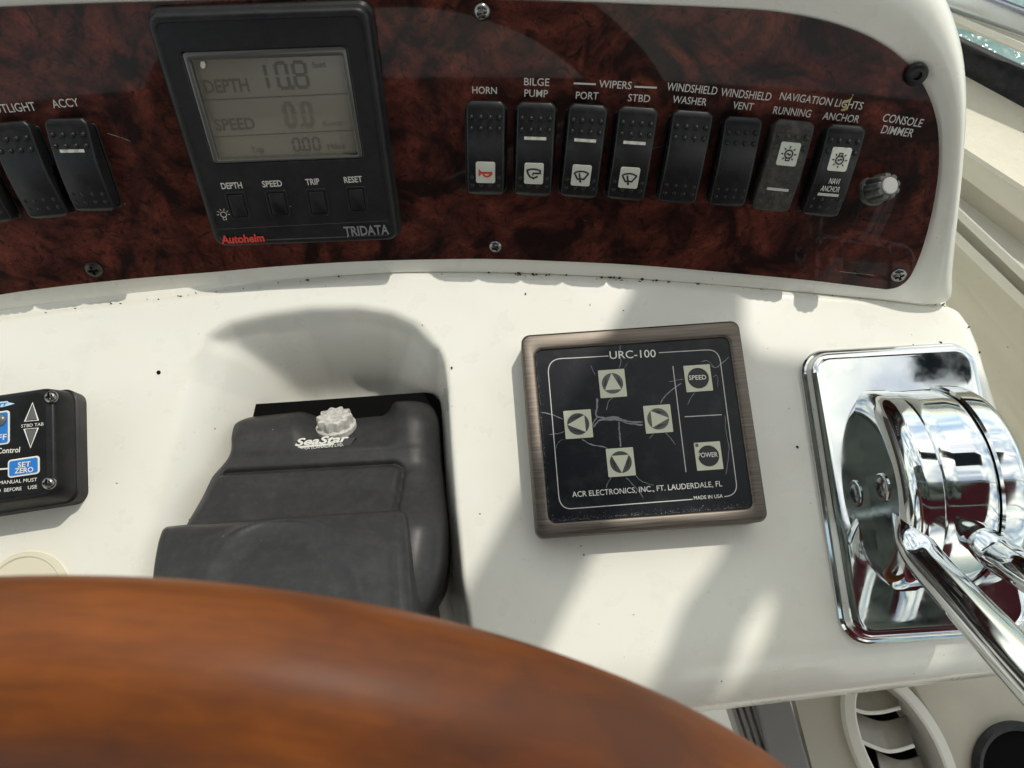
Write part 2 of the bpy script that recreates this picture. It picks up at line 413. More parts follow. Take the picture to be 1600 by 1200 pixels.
# ------------------------------------------------------------------ the setting
bm = bmesh.new(); flat(bm, [(-400, -400), (400, -400), (400, 900), (-400, 900)], -1.6); tag(finish('water', bm, 'water'), kind='structure')
bm = bmesh.new(); slab(bm, [(-1.6, -2.4), (1.15, -2.4), (1.15, 0.05), (0.55, 0.7), (-1.6, 0.7)], -0.72, -0.66); tag(finish('cockpit_floor', bm, 'deck'), kind='structure')

# ------------------------------------------------------------------ moulded helm console (shelf with a scoop, rim round the dash panel)
console = thing('helm_console', Fr((0, 0, 0), (1, 0, 0), (0, 1, 0)), 'glossy white moulded helm console with a deep scoop and a rim round the burl panel', 'console')
crease_px = [(-200, 528), (0, 490), (100, 476), (200, 464), (320, 450), (430, 437), (530, 427), (630, 420), (760, 420), (880, 424), (1000, 431), (1150, 442), (1300, 455), (1400, 463), (1480, 470), (1560, 480), (1640, 492)]
cre = [at(*p) for p in crease_px]
def y_crease(x): return np.interp(x, [p.x for p in cre], [p.y for p in cre])
edge_px = [(1497, 470), (1512, 483), (1528, 505), (1541, 535), (1552, 575), (1566, 620), (1600, 725), (1650, 870), (1720, 1080)]
edg = sorted([at(*p) for p in edge_px], key=lambda p: p.y)
def x_right(y): return np.interp(y, [p.y for p in edg], [p.x for p in edg])
def y_front(x): return np.where(x > 0.04, -0.081 + (x - 0.125) * 0.1125, -0.0906)
RF, RR_ = 0.042, 0.012
NX, NY, NA = 380, 150, 14
xs_f = np.linspace(0, 1, NX)
def grid():
    rows = []
    ya = [('s', -0.12), ('s', -0.06)] + [('a', t) for t in np.linspace(1, 0, NA)] + [('i', t) for t in np.linspace(0, 1, NY)[1:]]
    xa = [('i', t) for t in np.linspace(0, 1, NX)] + [('a', t) for t in np.linspace(0, 1, NA)[1:]] + [('s', -0.05), ('s', -0.12)]
    X = np.zeros((len(ya), len(xa))); Y = np.zeros_like(X); Z = np.zeros_like(X)
    for it in range(4):
        for j, (k, t) in enumerate(ya):
            yf = y_front(X[j]); yc = y_crease(X[j]) + 0.004
            if k == 'i': Y[j] = yf + RF + (yc - yf - RF) * t
            elif k == 'a': Y[j] = yf + RF - RF * math.sin(t * math.pi / 2)
            else: Y[j] = yf
        for i, (k, t) in enumerate(xa):
            xr = x_right(Y[:, i])
            if k == 'i': X[:, i] = -0.42 + (xr - RR_ + 0.42) * t
            elif k == 'a': X[:, i] = xr - RR_ + RR_ * math.sin(t * math.pi / 2)
            else: X[:, i] = xr
    for j, (k, t) in enumerate(ya):
        if k == 'a': Z[j] -= RF * (1 - math.cos(t * math.pi / 2))
        if k == 's': Z[j] += -RF + t
    for i, (k, t) in enumerate(xa):
        if k == 'a': Z[:, i] -= RR_ * (1 - math.cos(t * math.pi / 2))
        if k == 's': Z[:, i] += -RR_ + t
    return X, Y, Z
X, Y, Z = grid()
P2 = lambda L: [tuple(at(*p).xy) for p in L]
s_left = P2([(150, 1150), (190, 960), (225, 800), (262, 660), (280, 590), (297, 545)])
s_back = P2([(297, 545), (318, 517), (355, 497), (410, 484), (480, 474), (560, 473), (615, 482), (655, 500), (683, 530)])
s_right = P2([(683, 530), (697, 565), (704, 610), (709, 700), (716, 800), (726, 900), (742, 1000), (760, 1150)])
poly = s_left + s_back[1:] + s_right[1:]
ins = inside(X, Y, poly)
dl, db, dr = dist_poly(X, Y, s_left), dist_poly(X, Y, s_back), dist_poly(X, Y, s_right)
def wall(d, wd): return 0.45 * sstep(d / wd) + 0.55 * np.sin(np.clip(d / wd, 0, 1) * math.pi / 2) * sstep(np.clip(d / wd * 6, 0, 1))
a_, b_, c_ = sstep(dl / 0.067), wall(db, 0.056), wall(dr, 0.020)
kk = 0.055
mn = -kk * np.log(np.exp(-a_ / kk) + np.exp(-b_ / kk) + np.exp(-c_ / kk)); mn = np.clip(mn + kk * math.log(1.0), 0, 1)
Z += np.where(ins, -0.068 * mn, 0.0)
# small roll and gap where the shelf meets the dash
dc = y_crease(X) - Y
Z += np.where((dc < 0.007), -0.0035 * sstep((0.007 - dc) / 0.007) ** 2, 0)
# gentle unevenness of hand-laid moulding
Z += 0.0005 * np.sin(X * 23 + 1.0) * np.sin(Y * 31)
bm = bmesh.new(); nr, nc = X.shape
vs = [[bm.verts.new((X[j, i], Y[j, i], Z[j, i])) for i in range(nc)] for j in range(nr)]
for j in range(nr - 1):
    for i in range(nc - 1): bm.faces.new((vs[j][i], vs[j][i + 1], vs[j + 1][i + 1], vs[j + 1][i]))
shelf = finish('shelf', bm, 'gel', console, smooth=75)

# outline of the burl panel (bottom edge left to right, up the right end, back along the top)
pan_bot = [(-260, 510), (-120, 484), (0, 459), (120, 443), (240, 431), (340, 423), (430, 415), (540, 408), (640, 404.5), (760, 403), (880, 407), (1000, 413), (1130, 424), (1260, 436), (1370, 449)]
pan_cor = [(1388, 450), (1404, 446), (1417, 436), (1427, 420)]
pan_rt = [(1440, 388), (1452, 345), (1461, 300), (1466, 255), (1465, 205), (1458, 170), (1446, 140), (1428, 112)]
pan_top = [(1400, 84), (1362, 60), (1318, 42), (1270, 29), (1200, 18), (1100, 12), (980, 7), (860, 2), (740, -2), (600, -4), (430, -2), (250, 3), (120, 7), (0, 12), (-120, 18), (-260, 27)]
out_bot = [(-260, 545), (-120, 515), (0, 494), (120, 478), (240, 463), (340, 452), (430, 441), (540, 430), (640, 424), (760, 424), (880, 428), (1000, 435), (1130, 445), (1260, 456), (1370, 466)]
out_cor = [(1405, 470), (1440, 474), (1470, 476), (1489, 468)]
out_rt = [(1492, 430), (1496, 380), (1502, 320), (1508, 255), (1513, 195), (1515, 140), (1512, 90), (1504, 48)]
out_top = [(1492, 10), (1474, -24), (1440, -50), (1390, -64), (1300, -70), (1180, -72), (1040, -74), (900, -76), (760, -76), (600, -76), (430, -74), (250, -70), (120, -64), (0, -58), (-120, -50), (-260, -40)]
inn = spline(pan_bot + pan_cor + pan_rt + pan_top, 4); out = spline(out_bot + out_cor + out_rt + out_top, 4)
nb, ncn = len(pan_bot), len(pan_cor)
IN = [pn_loc(p.x, p.y, 0.0) for p in inn]
def surround():
    bm = bmesh.new(); rows = []
    K = 26
    for i, (pi, po) in enumerate(zip(inn, out)):
        f = i / 4.0
        up = float(sstep(np.array((f - (nb + 1.0)) / 4.0)))              # 0 along the bottom strip, 1 round the end and top
        a0, b0 = IN[i]; a1, b1 = pn_loc(po.x, po.y, 0.0)
        tp_ = float(sstep(np.array((f - (nb + ncn + 4.0)) / 5.0))); H = (0.0065 - 0.0035 * tp_) * up; row = [pn_pt(a0 - (a1 - a0) * 0.10, b0 - (b1 - b0) * 0.10, -0.0045)]
        for k in range(K):
            t = k / (K - 1)
            h = H * float(sstep(np.array(t / 0.55)))
            tr = max(0.0, (t - 0.62) / 0.38)                              # rounded outer shoulder
            h -= up * 0.017 * (1 - math.sqrt(max(0, 1 - tr ** 2)))
            h += (1 - up) * 0.0
            row.append(pn_pt(a0 + (a1 - a0) * t, b0 + (b1 - b0) * t, h - 0.001 * (1 - t) * up))
        e = row[-1]; back = -PN_
        if up > 0.02:
            o = (Vector(pn_pt(a1, b1)) - Vector(pn_pt(a0, b0))).normalized()
            row.append(e + back * 0.03 * up + o * 0.001); row.append(e + back * 0.10 * up + o * 0.001)
        else:
            row.append(e + Vector((0, 0.0005, -0.006))); row.append(e + Vector((0, 0.001, -0.012)))
        rows.append(row)
    V = [[bm.verts.new(p) for p in r] for r in rows]
    for a, b in zip(V, V[1:]):
        for k in range(len(a) - 1): bm.faces.new((a[k], b[k], b[k + 1], a[k + 1]))
    return bm
finish('panel_rim', surround(), 'gel', console, smooth=60)
for (px, py, r) in ((248, 582, 0.0012),):
    bm = bmesh.new(); p = at(px, py); lathe(bm, [(r, -0.001), (r, 0.0003)], 16, c=p); finish('screw_hole', bm, 'hole', console)

# ------------------------------------------------------------------ burl panel
panel = thing('switch_panel', Fr(PO, (1, 0, 0), PV), 'dark red brown burl panel with grey lettering, curved along its lower edge', 'dash panel')
PI_ = panel.matrix_world.inverted()
bm = bmesh.new()
pts = [(a, b) for a, b in IN]
f = bm.faces.new([bm.verts.new((a, b, 0)) for a, b in pts])
amin, amax = min(p[0] for p in pts), max(p[0] for p in pts)
for k in range(1, 90):
    bmesh.ops.bisect_plane(bm, geom=bm.verts[:] + bm.edges[:] + bm.faces[:], plane_co=(amin + (amax - amin) * k / 90, 0, 0), plane_no=(1, 0, 0))
ex = bmesh.ops.extrude_face_region(bm, geom=bm.faces[:])
for v in [g for g in ex['geom'] if isinstance(g, bmesh.types.BMVert)]: v.co.z = -0.005
for v in bm.verts: v.co = PI_ @ pn_pt(v.co.x, v.co.y, v.co.z + 0.0012)
pb = finish('burl_sheet', bm, 'burl', panel, smooth=30)
pm_ = pb.modifiers.new('edge', 'BEVEL'); pm_.width = 0.0005; pm_.segments = 2; pm_.limit_method = 'ANGLE'; pm_.angle_limit = R(60)

def on_panel(a, b, h): return PI_ @ pn_pt(a, b, h)
def panel_label(s, l, r, cap_px, sx, off):
    lx, ly = l[0] / sx + off[0], l[1] / sx + off[1]; rx, ry = r[0] / sx + off[0], r[1] / sx + off[1]
    a = Vector(pn_loc(lx, ly, 0.0012)); b = Vector(pn_loc(rx, ry, 0.0012)); c = Vector(pn_loc(lx, ly - cap_px / sx, 0.0012))
    bm = bmesh.new(); text(bm, s, a, b, (c - a).length, 0.0, bold=0.005)
    for v in bm.verts: v.co = on_panel(v.co.x, v.co.y, 0.00135)
    finish('printed_label', bm, 'print', panel)
Z3, O3, Z4, O4, Z1, O1 = 4.0, (680, 100), 10 / 3, (1000, 100), 2.5, (0, 0)
for s, l, r, cpx, sx, off in (
    ('HORN', (232, 183), (385, 187), 43, Z3, O3), ('BILGE', (555, 132), (712, 137), 46, Z3, O3), ('PUMP', (557, 203), (703, 208), 45, Z3, O3),
    ('WIPERS', (1022, 146), (1225, 157), 46, Z3, O3), ('PORT', (878, 217), (1018, 222), 45, Z3, O3), ('STBD', (1203, 232), (1340, 239), 45, Z3, O3),
    ('WINDSHIELD', (137, 136), (398, 160), 40, Z4, O4), ('WASHER', (167, 201), (343, 217), 37, Z4, O4),
    ('WINDSHIELD', (417, 165), (678, 191), 40, Z4, O4), ('VENT', (480, 232), (585, 242), 37, Z4, O4),
    ('NAVIGATION LIGHTS', (725, 184), (1153, 238), 38, Z4, O4), ('RUNNING', (690, 258), (884, 278), 38, Z4, O4), ('ANCHOR', (948, 287), (1135, 307), 37, Z4, O4),
    ('CONSOLE', (1258, 298), (1462, 329), 40, Z4, O4), ('DIMMER', (1252, 359), (1415, 381), 40, Z4, O4),
    ('ACCY', (210, 422), (313, 414), 30, Z1, O1), ('SPOTLIGHT', (-58, 446), (145, 431), 31, Z1, O1)):
    panel_label(s, l, r, cpx, sx, off)
for p, q in (((866, 120), (1004, 126)), ((1245, 141), (1385, 148))):
    bm = bmesh.new(); a = Vector(pn_loc(p[0] / 4 + 680, p[1] / 4 + 100, 0.0012)); b = Vector(pn_loc(q[0] / 4 + 680, q[1] / 4 + 100, 0.0012))
    ribbon(bm, [a.lerp(b, t / 8) for t in range(9)], 0.0009, 0)
    for v in bm.verts: v.co = on_panel(v.co.x, v.co.y, 0.00135)
    finish('printed_line', bm, 'print', panel)
def panel_child(name, bm, px, py, m, h=0.0012, rot=0.0):
    a, b = pn_loc(px, py, h + 0.001); fr = pn_frame(a)
    o = finish(name, bm, m, panel); o.matrix_local = PI_ @ Fr(fr.pt(0, b, h), fr.U, fr.V).mat(); return o
for px, py, r, hh, mm, rot in ((753, 19, 0.0043, 0.0026, 'steel', 0.2), (774, 386, 0.0040, 0.0022, 'steel', 0.5), (146, 422, 0.0052, 0.0022, 'dark_screw', 0.1), (1405, 431, 0.0046, 0.0022, 'steel', 0.5)):
    o = panel_child('screw', screw_bm(r, hh, rot=rot), px, py, mm)
    if mm == 'dark_screw': o['label'] = 'blackened screw'
bm = bmesh.new(); lathe(bm, [(0.0056, 0), (0.0056, 0.0018), (0.0049, 0.0030), (0.0040, 0.0034), (0.0022, 0.0034), (0.0020, 0.0016), (0.0001, 0.0016)], 32)
o = panel_child('screw', bm, 1431, 116, 'face'); o['label'] = 'black capped screw'

# ------------------------------------------------------------------ rocker switches
LV, WV = 0.0530, 0.0224
def hf(u, v):
    t = v / (LV / 2); h = 0.0124 - 0.0010 * t - 0.0033 * t * t
    return h
def rocker_body(hide=0):
    bm = bmesh.new(); rs = []; n = 30
    for i in range(n + 1):
        t = -1 + 2 * i / n; v = t * LV / 2
        e = LV / 2 - abs(v); c = 0.0030
        iw = c - math.sqrt(max(c * c - (c - min(e, c)) ** 2, 0)) if e < c else 0
        er = 0.0013; dz = er - math.sqrt(max(er * er - (er - min(e, er)) ** 2, 0)) if e < er else 0
        h = hf(0, v) - dz; hw = WV / 2 - iw * 0.8 - 0.0004 * (1 - t) * 0; b = 0.0016
        sec = [(-hw - 0.0003, 0.0)]
        for k in range(6):
            a = R(180 - 90 * k / 5); sec.append((-hw + b + b * math.cos(a), h - b + b * math.sin(a)))
        sec.append((0, h + 0.0001))
        for k in range(6):
            a = R(90 - 90 * k / 5); sec.append((hw - b + b * math.cos(a), h - b + b * math.sin(a)))
        sec.append((hw + 0.0003, 0.0))
        vb = v - 0.0052 * max(0.0, (t - 0.35) / 0.65) ** 1.5
        rs.append([(x, vb if j in (0, len(sec) - 1) else v, z) for j, (x, z) in enumerate(sec)])
    loft(bm, rs)
    cols = [-0.0080, -0.0027, 0.0027, 0.0080]
    for rv, r, hg in ((0.0192, 0.00150, 0.0017), (0.0134, 0.00150, 0.0017), (-0.0142, 0.0012, 0.0006), (-0.0192, 0.0012, 0.0006)):
        for cx in cols:
            if (hide < 0 and rv == -0.0142 and abs(cx) < 0.005) or (hide > 0 and rv == 0.0134 and abs(cx) < 0.005): continue
            dome(bm, cx, rv, 0, r, hg, mapz=hf)
    return bm
def bezel_bm():
    bm = bmesh.new(); frame_ring(bm, WV + 0.0028, LV - 0.0032, 0.002, WV + 0.0008, LV - 0.0050, 0.002, -0.001, 0.0022, 0.0005, -0.001)
    for v in bm.verts: v.co.y -= 0.0029
    return bm
ICON = (0.0114, 0.0128)
def icon_tile(m, v0):
    bm = bmesh.new(); pts = rrect(ICON[0], ICON[1], 0.0012, 4, 0, v0)
    loft(bm, [[(x, y, hf(x, y) - 0.0004) for x, y in pts], [(x, y, hf(x, y) + 0.0005) for x, y in pts], [(x * 0.5, v0 + (y - v0) * 0.5, hf(x * 0.5, v0 + (y - v0) * 0.5) + 0.0005) for x, y in pts]]); return bm
def icon_strokes(kind, v0, flip=1):
    bm = bmesh.new(); s = ICON[0] / 13.0
    g = lambda x, y: (x * s, v0 + y * s * flip)
    rb = lambda pts, wd=0.95, closed=False: ribbon(bm, [g(*p) for p in pts], wd * 1.35 * s, 0.00065, hf, closed)
    arc = lambda cx, cy, r, a0, a1, n=18: [(cx + r * math.cos(R(a0 + (a1 - a0) * k / n)), cy + r * math.sin(R(a0 + (a1 - a0) * k / n))) for k in range(n + 1)]
    if kind == 'horn':
        flat(bm, [g(*p) for p in ((-4.6, 2.8), (-4.6, -2.8), (-2.6, -0.6), (-2.6, 0.8))], 0.00065, hf)
        rb([(-2.8, 0.1), (4.2, 0.1)], 1.0); rb(arc(0.9, -0.4, 2.3, 180, 360) + arc(0.9, 0.1, 2.3, 0, 0, 1), 0.9); rb([(4.2, 0.9), (4.2, -0.8), (3.2, -2.0)], 0.7)
    elif kind == 'bilge':
        rb([(-4.9, 2.4), (-2.5, 3.2), (0, 3.4), (2.6, 3.0), (4.6, 2.2), (4.0, 1.2)], 0.9); rb([(-4.6, 2.3), (-3.8, -0.2), (-2.6, -2.0), (-0.2, -3.0), (1.8, -2.2), (2.6, -1.4)], 0.9)
        rb([(-0.6, -1.2), (-0.6, 0.5), (4.2, 0.5)], 0.9); flat(bm, [g(*p) for p in ((4.0, 1.3), (5.4, 0.5), (4.0, -0.3))], 0.00065, hf)
        flat(bm, [g(*p) for p in ((-1.6, -2.6), (1.2, -2.6), (-0.2, -4.0))], 0.00065, hf)
    elif kind == 'wiper':
        rb(arc(0, -5.6, 8.8, 57, 123) + [(-2.2, -2.6)] + arc(0, -5.6, 3.5, 122, 58, 8) + [(4.8, 1.8)], 0.8, True)
        rb([(-0.2, -3.9), (-1.5, 1.9)], 0.8); flat(bm, [g(*p) for p in arc(-0.1, -4.0, 0.85, 0, 340, 14)], 0.00065, hf)
    elif kind == 'bulb':
        rb(arc(0, 0.2, 2.5, 0, 345, 24), 0.7, True)
        for k in range(8):
            a = R(45 * k); 
            if k == 6: continue
            rb([(3.5 * math.cos(a), 0.2 + 3.5 * math.sin(a)), (5.0 * math.cos(a), 0.2 + 5.0 * math.sin(a))], 0.6)
        rb([(-1.2, -2.2), (-1.2, -3.9), (1.2, -3.9), (1.2, -2.2)], 0.7); rb([(-1.4, 0.0), (-0.5, 0.5), (0.5, -0.3), (1.4, 0.1)], 0.8)
    return bm
def bar_bm(v0, wd=0.0128, th=0.0017):
    bm = bmesh.new(); pts = [(-wd / 2, v0 - th / 2), (wd / 2, v0 - th / 2), (wd / 2, v0 + th / 2), (-wd / 2, v0 + th / 2)]
    flat(bm, pts, 0.00022, hf); return bm
sw = [  # quad of the rocker's face in photo pixels; icon, icon place, bar place; label
    (((-122, 193), (-60, 189), (20, 344), (-42, 349)), None, 0, None, 'black rocker switch cut off by the left edge, only its lower right corner showing'),
    (((-30, 188), (32, 184), (110, 336), (48, 341)), None, 0, None, 'black rocker switch under the SPOTLIGHT lettering, cut off by the left edge'),
    (((68, 182), (130, 178), (176, 326), (114, 330)), None, 0, 0.0108, 'black rocker switch with a white bar under the ACCY lettering'),
    (((727.5, 155.5), (790, 157), (787.5, 305), (730, 304)), 'horn', -0.0112, None, 'black rocker switch with a red horn symbol under the HORN lettering'),
    (((807.5, 157), (871, 160), (860, 306), (804, 306)), 'bilge', -0.0112, 0.0090, 'black rocker switch with a hull symbol under the BILGE PUMP lettering'),
    (((891, 160), (952.5, 164), (931, 310), (874, 307.5)), 'wiper', -0.0112, 0.0090, 'black rocker switch with a wiper symbol under the PORT lettering'),
    (((970, 164.5), (1032, 167.5), (1005, 314), (946, 310.5)), 'wiper', -0.0112, 0.0090, 'black rocker switch with a wiper symbol under the STBD lettering'),
    (((1057, 170.5), (1117, 173.5), (1087, 319), (1024, 315)), None, 0, None, 'plain black rocker switch under WINDSHIELD WASHER, no symbol'),
    (((1135, 178.5), (1192, 184), (1165, 323.5), (1108, 320.5)), None, 0, None, 'plain black rocker switch under WINDSHIELD VENT, no symbol'),
    (((1219, 185.5), (1279, 190), (1231, 331), (1171, 326.5)), 'bulb', 0.0098, -0.0112, 'dusty grey rocker switch with a lamp symbol under the RUNNING lettering'),
    (((1300, 193), (1360, 196.5), (1307, 339), (1250, 336)), 'bulb', 0.0096, -0.0112, 'clean black rocker switch with a lamp symbol and the words NAVI ANCHOR'),
]
proto = None
for i, (quad, ic, iv, bar, lab) in enumerate(sw):
    fr, wq, hq = pn_sub(quad, 0.0100)
    t = thing('rocker_switch', fr, lab, 'switch', 'rocker switches on the burl panel')
    s = wq / WV * (1.05 if i < 3 else 1.0); t.scale = (s, hq / LV * (0.965 if i < 3 else 0.975), 1)
    t.location = fr.pt(0, -0.0022 if i < 3 else -0.0012)
    if proto is None:
        proto = t
        finish('bezel', bezel_bm(), 'case', t); finish('actuator', rocker_body(), 'switch', t, smooth=40)
        variant = {}
        for hd in (-1, 1):
            tmp = finish('actuator', rocker_body(hd), 'switch', smooth=40); variant[hd] = tmp.data; bpy.data.objects.remove(tmp)
    else:
        for ch in list(proto.children):
            c = ch.copy(); COL.objects.link(c); c.parent = t
            if ch.name.startswith('actuator') and ic: c.data = variant[1 if iv > 0 else -1]
            if i == 9 and ch.name.startswith('actuator'): c.data = c.data.copy(); c.data.materials[0] = M['dusty']; c['label'] = 'dust covered grey actuator'
for i, (quad, ic, iv, bar, lab) in enumerate(sw):
    t = [o for o in COL.objects if o.get('label') == lab][0]
    if ic:
        tile = finish('symbol_tile', icon_tile('icon', iv), 'icon', t)
        finish('symbol', icon_strokes(ic, iv, -1 if i == 10 else 1), 'red' if ic == 'horn' else 'black', tile)
    if bar is not None: finish('indicator_bar', bar_bm(bar), 'icon' if i < 9 else 'print', t)
    if i == 10:
        bm = bmesh.new(); text(bm, 'NAVI', (-0.0022, -0.0044), (0.0042, -0.0044), 0.0033, 0.00025, hf, bold=0.004, shear=0.12); text(bm, 'ANCHOR', (-0.0056, -0.0091), (0.0056, -0.0091), 0.0033, 0.00025, hf, bold=0.004, shear=0.12)
        finish('lettering', bm, 'white_print', t)

# dimmer knob: skirted, fluted, pale cap
a, b = pn_loc(1372, 293, 0.008); fr = pn_frame(a)
kb = pn_pt(*pn_loc(1363, 297, 0.0012), 0.0012); kd = ray(1391, 290).normalized(); kq = kb - CAMP; tp = kd.dot(kq)
kt = tp - math.sqrt(max(0.0, 0.0152 ** 2 - (kq - kd * tp).length_squared)); kN = (CAMP + kd * kt - kb).normalized()
kU = (fr.U - kN * fr.U.dot(kN)).normalized()
kn = thing('dimmer_knob', Fr(kb, kU, kN.cross(kU)), 'small fluted dark knob with a silver cap under the CONSOLE DIMMER lettering', 'knob')
def fluted(prof, amp, nf, seg=96):
    bm = bmesh.new(); rs = []
    for r, h, k in prof:
        rs.append([((r * (1 - k * amp * (0.5 + 0.5 * math.cos(nf * 2 * math.pi * i / seg)) ** 3)) * math.cos(2 * math.pi * i / seg), (r * (1 - k * amp * (0.5 + 0.5 * math.cos(nf * 2 * math.pi * i / seg)) ** 3)) * math.sin(2 * math.pi * i / seg), h) for i in range(seg)])
    loft(bm, rs); return bm
M['knobcap'] = plastic('pale_knob_cap', (0.36, 0.36, 0.345), 0.4, 0.4, (0.25, 0.25, 0.23))
M['knob'] = plastic('worn_grey_knob', (0.060, 0.060, 0.058), 0.24, 0.5, (0.26, 0.25, 0.23))
bm = bmesh.new(); lathe(bm, [(0.0098, 0), (0.0098, 0.0018), (0.0090, 0.0030)], 40); finish('skirt', bm, 'knob', kn)
finish('grip', fluted([(0.0086, 0.002, 0.3), (0.0084, 0.004, 1), (0.0080, 0.013, 1), (0.0075, 0.0142, 0.9), (0.0062, 0.0146, 0.3)], 0.22, 9), 'knob', kn, smooth=45)
bm = bmesh.new(); lathe(bm, [(0.0050, 0.0143), (0.0050, 0.0152), (0.0045, 0.0156)], 36); finish('cap', bm, 'knobcap', kn); kn.scale = (0.88, 0.88, 1)
# dry straw curl stuck by the NAVIGATION LIGHTS lettering
a, b = pn_loc(1321, 160, 0.002); fr = pn_frame(a)
bm = bmesh.new(); pts = spline([(-0.001, -0.004, 0.001), (0.001, -0.002, 0.003), (-0.0012, 0.0, 0.002), (0.0012, 0.002, 0.003), (0.0016, 0.005, 0.004)], 6)
stadium_tube(bm, pts, [0.0004 + 0.0003 * math.sin(k * 0.5) for k in range(len(pts))], seg=8, up=Vector((0.1, 0.2, 1)))
o = finish('straw_bit', bm, 'straw'); o.matrix_world = Fr(fr.pt(0, b, 0.0012), fr.U, fr.V).mat(); tag(o, 'tiny dry straw curl stuck on the LIGHTS lettering', 'debris')

# ------------------------------------------------------------------ depth and speed display
DH = 0.0120
tri_q = ((234, 30), (569, 18), (619, 371), (339, 384))
fr, TW, TH = pn_sub(tri_q, DH)
tri = thing('depth_display', fr, 'square black depth and speed display with an olive screen and four keys', 'display')
Z2, O2 = 3.0, (220, 0)
def q2(p, h=DH): return fr.hit(p[0] / Z2 + O2[0], p[1] / Z2 + O2[1], h)
def box_of(ps, h=DH, f=None):
    g = f or q2; q = [g(p, h) for p in ps]
    return (sum(v.x for v in q) / 4, sum(v.y for v in q) / 4, ((q[1] - q[0]).length + (q[2] - q[3]).length) / 2, ((q[0] - q[3]).length + (q[1] - q[2]).length) / 2)
lc = box_of(((190, 245), (960, 210), (1050, 745), (330, 780)))
li = box_of(((247, 282), (944, 246), (1022, 712), (366, 748)), DH - 0.0039)
bm = bmesh.new(); seg = 6
rs = [ring(rrect(TW + 0.006, TH + 0.006, 0.006, seg), 0.0), ring(rrect(TW + 0.006, TH + 0.006, 0.006, seg), 0.0045), ring(rrect(TW + 0.004, TH + 0.004, 0.006, seg), 0.0062)]
for k in range(5):
    a = R(90 * k / 4); i = 0.0026 * (1 - math.cos(a)); rs.append(ring(rrect(TW + 0.0035 - 2 * i, TH + 0.0035 - 2 * i, 0.0065 - i * 0.6, seg), DH - 0.0026 + 0.0026 * math.sin(a)))
rs.append(ring(rrect(TW - 0.0034, TH - 0.0034, 0.004, seg), DH)); rs.append(ring(rrect(TW - 0.0042, TH - 0.0042, 0.004, seg), DH - 0.0006))
rs.append(ring(rrect(lc[2] + 0.0015, lc[3] + 0.0015, 0.003, seg, lc[0], lc[1]), DH - 0.0006))
rs.append(ring(rrect(lc[2] + 0.0005, lc[3] + 0.0005, 0.0026, seg, lc[0], lc[1]), DH - 0.0006))
rs.append(ring(rrect(lc[2] - 0.0006, lc[3] - 0.0006, 0.0024, seg, lc[0], lc[1]), DH - 0.0009))
rs.append(ring(rrect(li[2], li[3], 0.001, seg, li[0], li[1]), DH - 0.0042))
rs.append(ring(rrect(li[2], li[3], 0.001, seg, li[0], li[1]), DH - 0.0070))
loft(bm, rs, True, True); finish('case', bm, 'case', tri, smooth=24)
M['redline'] = mat('red_gasket', (0.20, 0.018, 0.014), 0.5)
bm = bmesh.new(); slab(bm, rrect(TW + 0.0085, TH + 0.0080, 0.0062), 0.0002, 0.0012); finish('gasket', bm, 'redline', tri)
LH = DH - 0.0039
bm = bmesh.new(); flat(bm, rrect(li[2] + 0.0004, li[3] + 0.0004, 0.001, 4, li[0], li[1]), LH); lcd = finish('screen', bm, 'lcd', tri)
bm = bmesh.new(); frame_ring(bm, lc[2] - 0.0014, lc[3] - 0.0014, 0.002, li[2], li[3], 0.001, LH - 0.002, DH - 0.0008, 0.0004, LH - 0.002, li[0] - lc[0], li[1] - lc[1])
for v in bm.verts:
    v.co.x += lc[0]; v.co.y += lc[1]
    if math.hypot(v.co.x - lc[0], v.co.y - lc[1]) >= 0 and v.co.z > LH + 0.0005:
        pass
M['bevel'] = mat('smoked_lens_edge', (0.055, 0.055, 0.050), 0.25, coat=0.5)
finish('lens_edge', bm, 'bevel', tri)
def seg_digit(bm, ch, o, w_, h_, slant, z, th):
    S = {'0': 'abcdef', '1': 'bc', '8': 'abcdefg'}[ch]
    P = {'a': ((0, 1), (1, 1)), 'b': ((1, 1), (1, .5)), 'c': ((1, .5), (1, 0)), 'd': ((0, 0), (1, 0)), 'e': ((0, .5), (0, 0)), 'f': ((0, 1), (0, .5)), 'g': ((0, .5), (1, .5))}
    for s in S:
        (x0, y0), (x1, y1) = P[s]; a = o + Vector((x0 * w_ + slant * y0 * h_, y0 * h_)); b = o + Vector((x1 * w_ + slant * y1 * h_, y1 * h_)); d = (b - a) * 0.09
        ribbon(bm, [a + d, b - d], th, z)
bm = bmesh.new(); zz = LH + 0.00015
px_text(bm, 'DEPTH', fr, (305, 437), (512, 427), 58, LH, bold=0.02); 
for l, r in (((240, 275), (942, 247)), ((292, 470), (970, 438)), ((345, 642), (1004, 609))): ribbon(bm, [q2(l, LH), q2(r, LH)], 0.0005, zz)
u1 = q2((590, 420), LH); hh = (q2((590, 305), LH) - u1).length
seg_digit(bm, '1', q2((546, 419), LH), 0.006, hh, 0.0, zz, 0.0016); seg_digit(bm, '0', q2((652, 414), LH), 0.0052, hh, 0.0, zz, 0.0016); seg_digit(bm, '8', q2((732, 410), LH), 0.0060, hh, 0.0, zz, 0.0016)
disc(bm, *q2((712, 412), LH), 0.0011, zz, 10)
px_text(bm, 'feet', fr, (806, 320), (870, 314), 28, LH)
hh = (q2((730, 650), LH) - q2((730, 705), LH)).length
for x, y in ((722, 706), (768, 704), (815, 702)): seg_digit(bm, '0', q2((x, y), LH), 0.0031, hh, 0.0, zz, 0.0010)
disc(bm, *q2((758, 704), LH), 0.0006, zz, 8)
px_text(bm, 'Miles', fr, (880, 702), (957, 695), 26, LH); px_text(bm, 'Trip', fr, (522, 716), (580, 713), 26, LH)
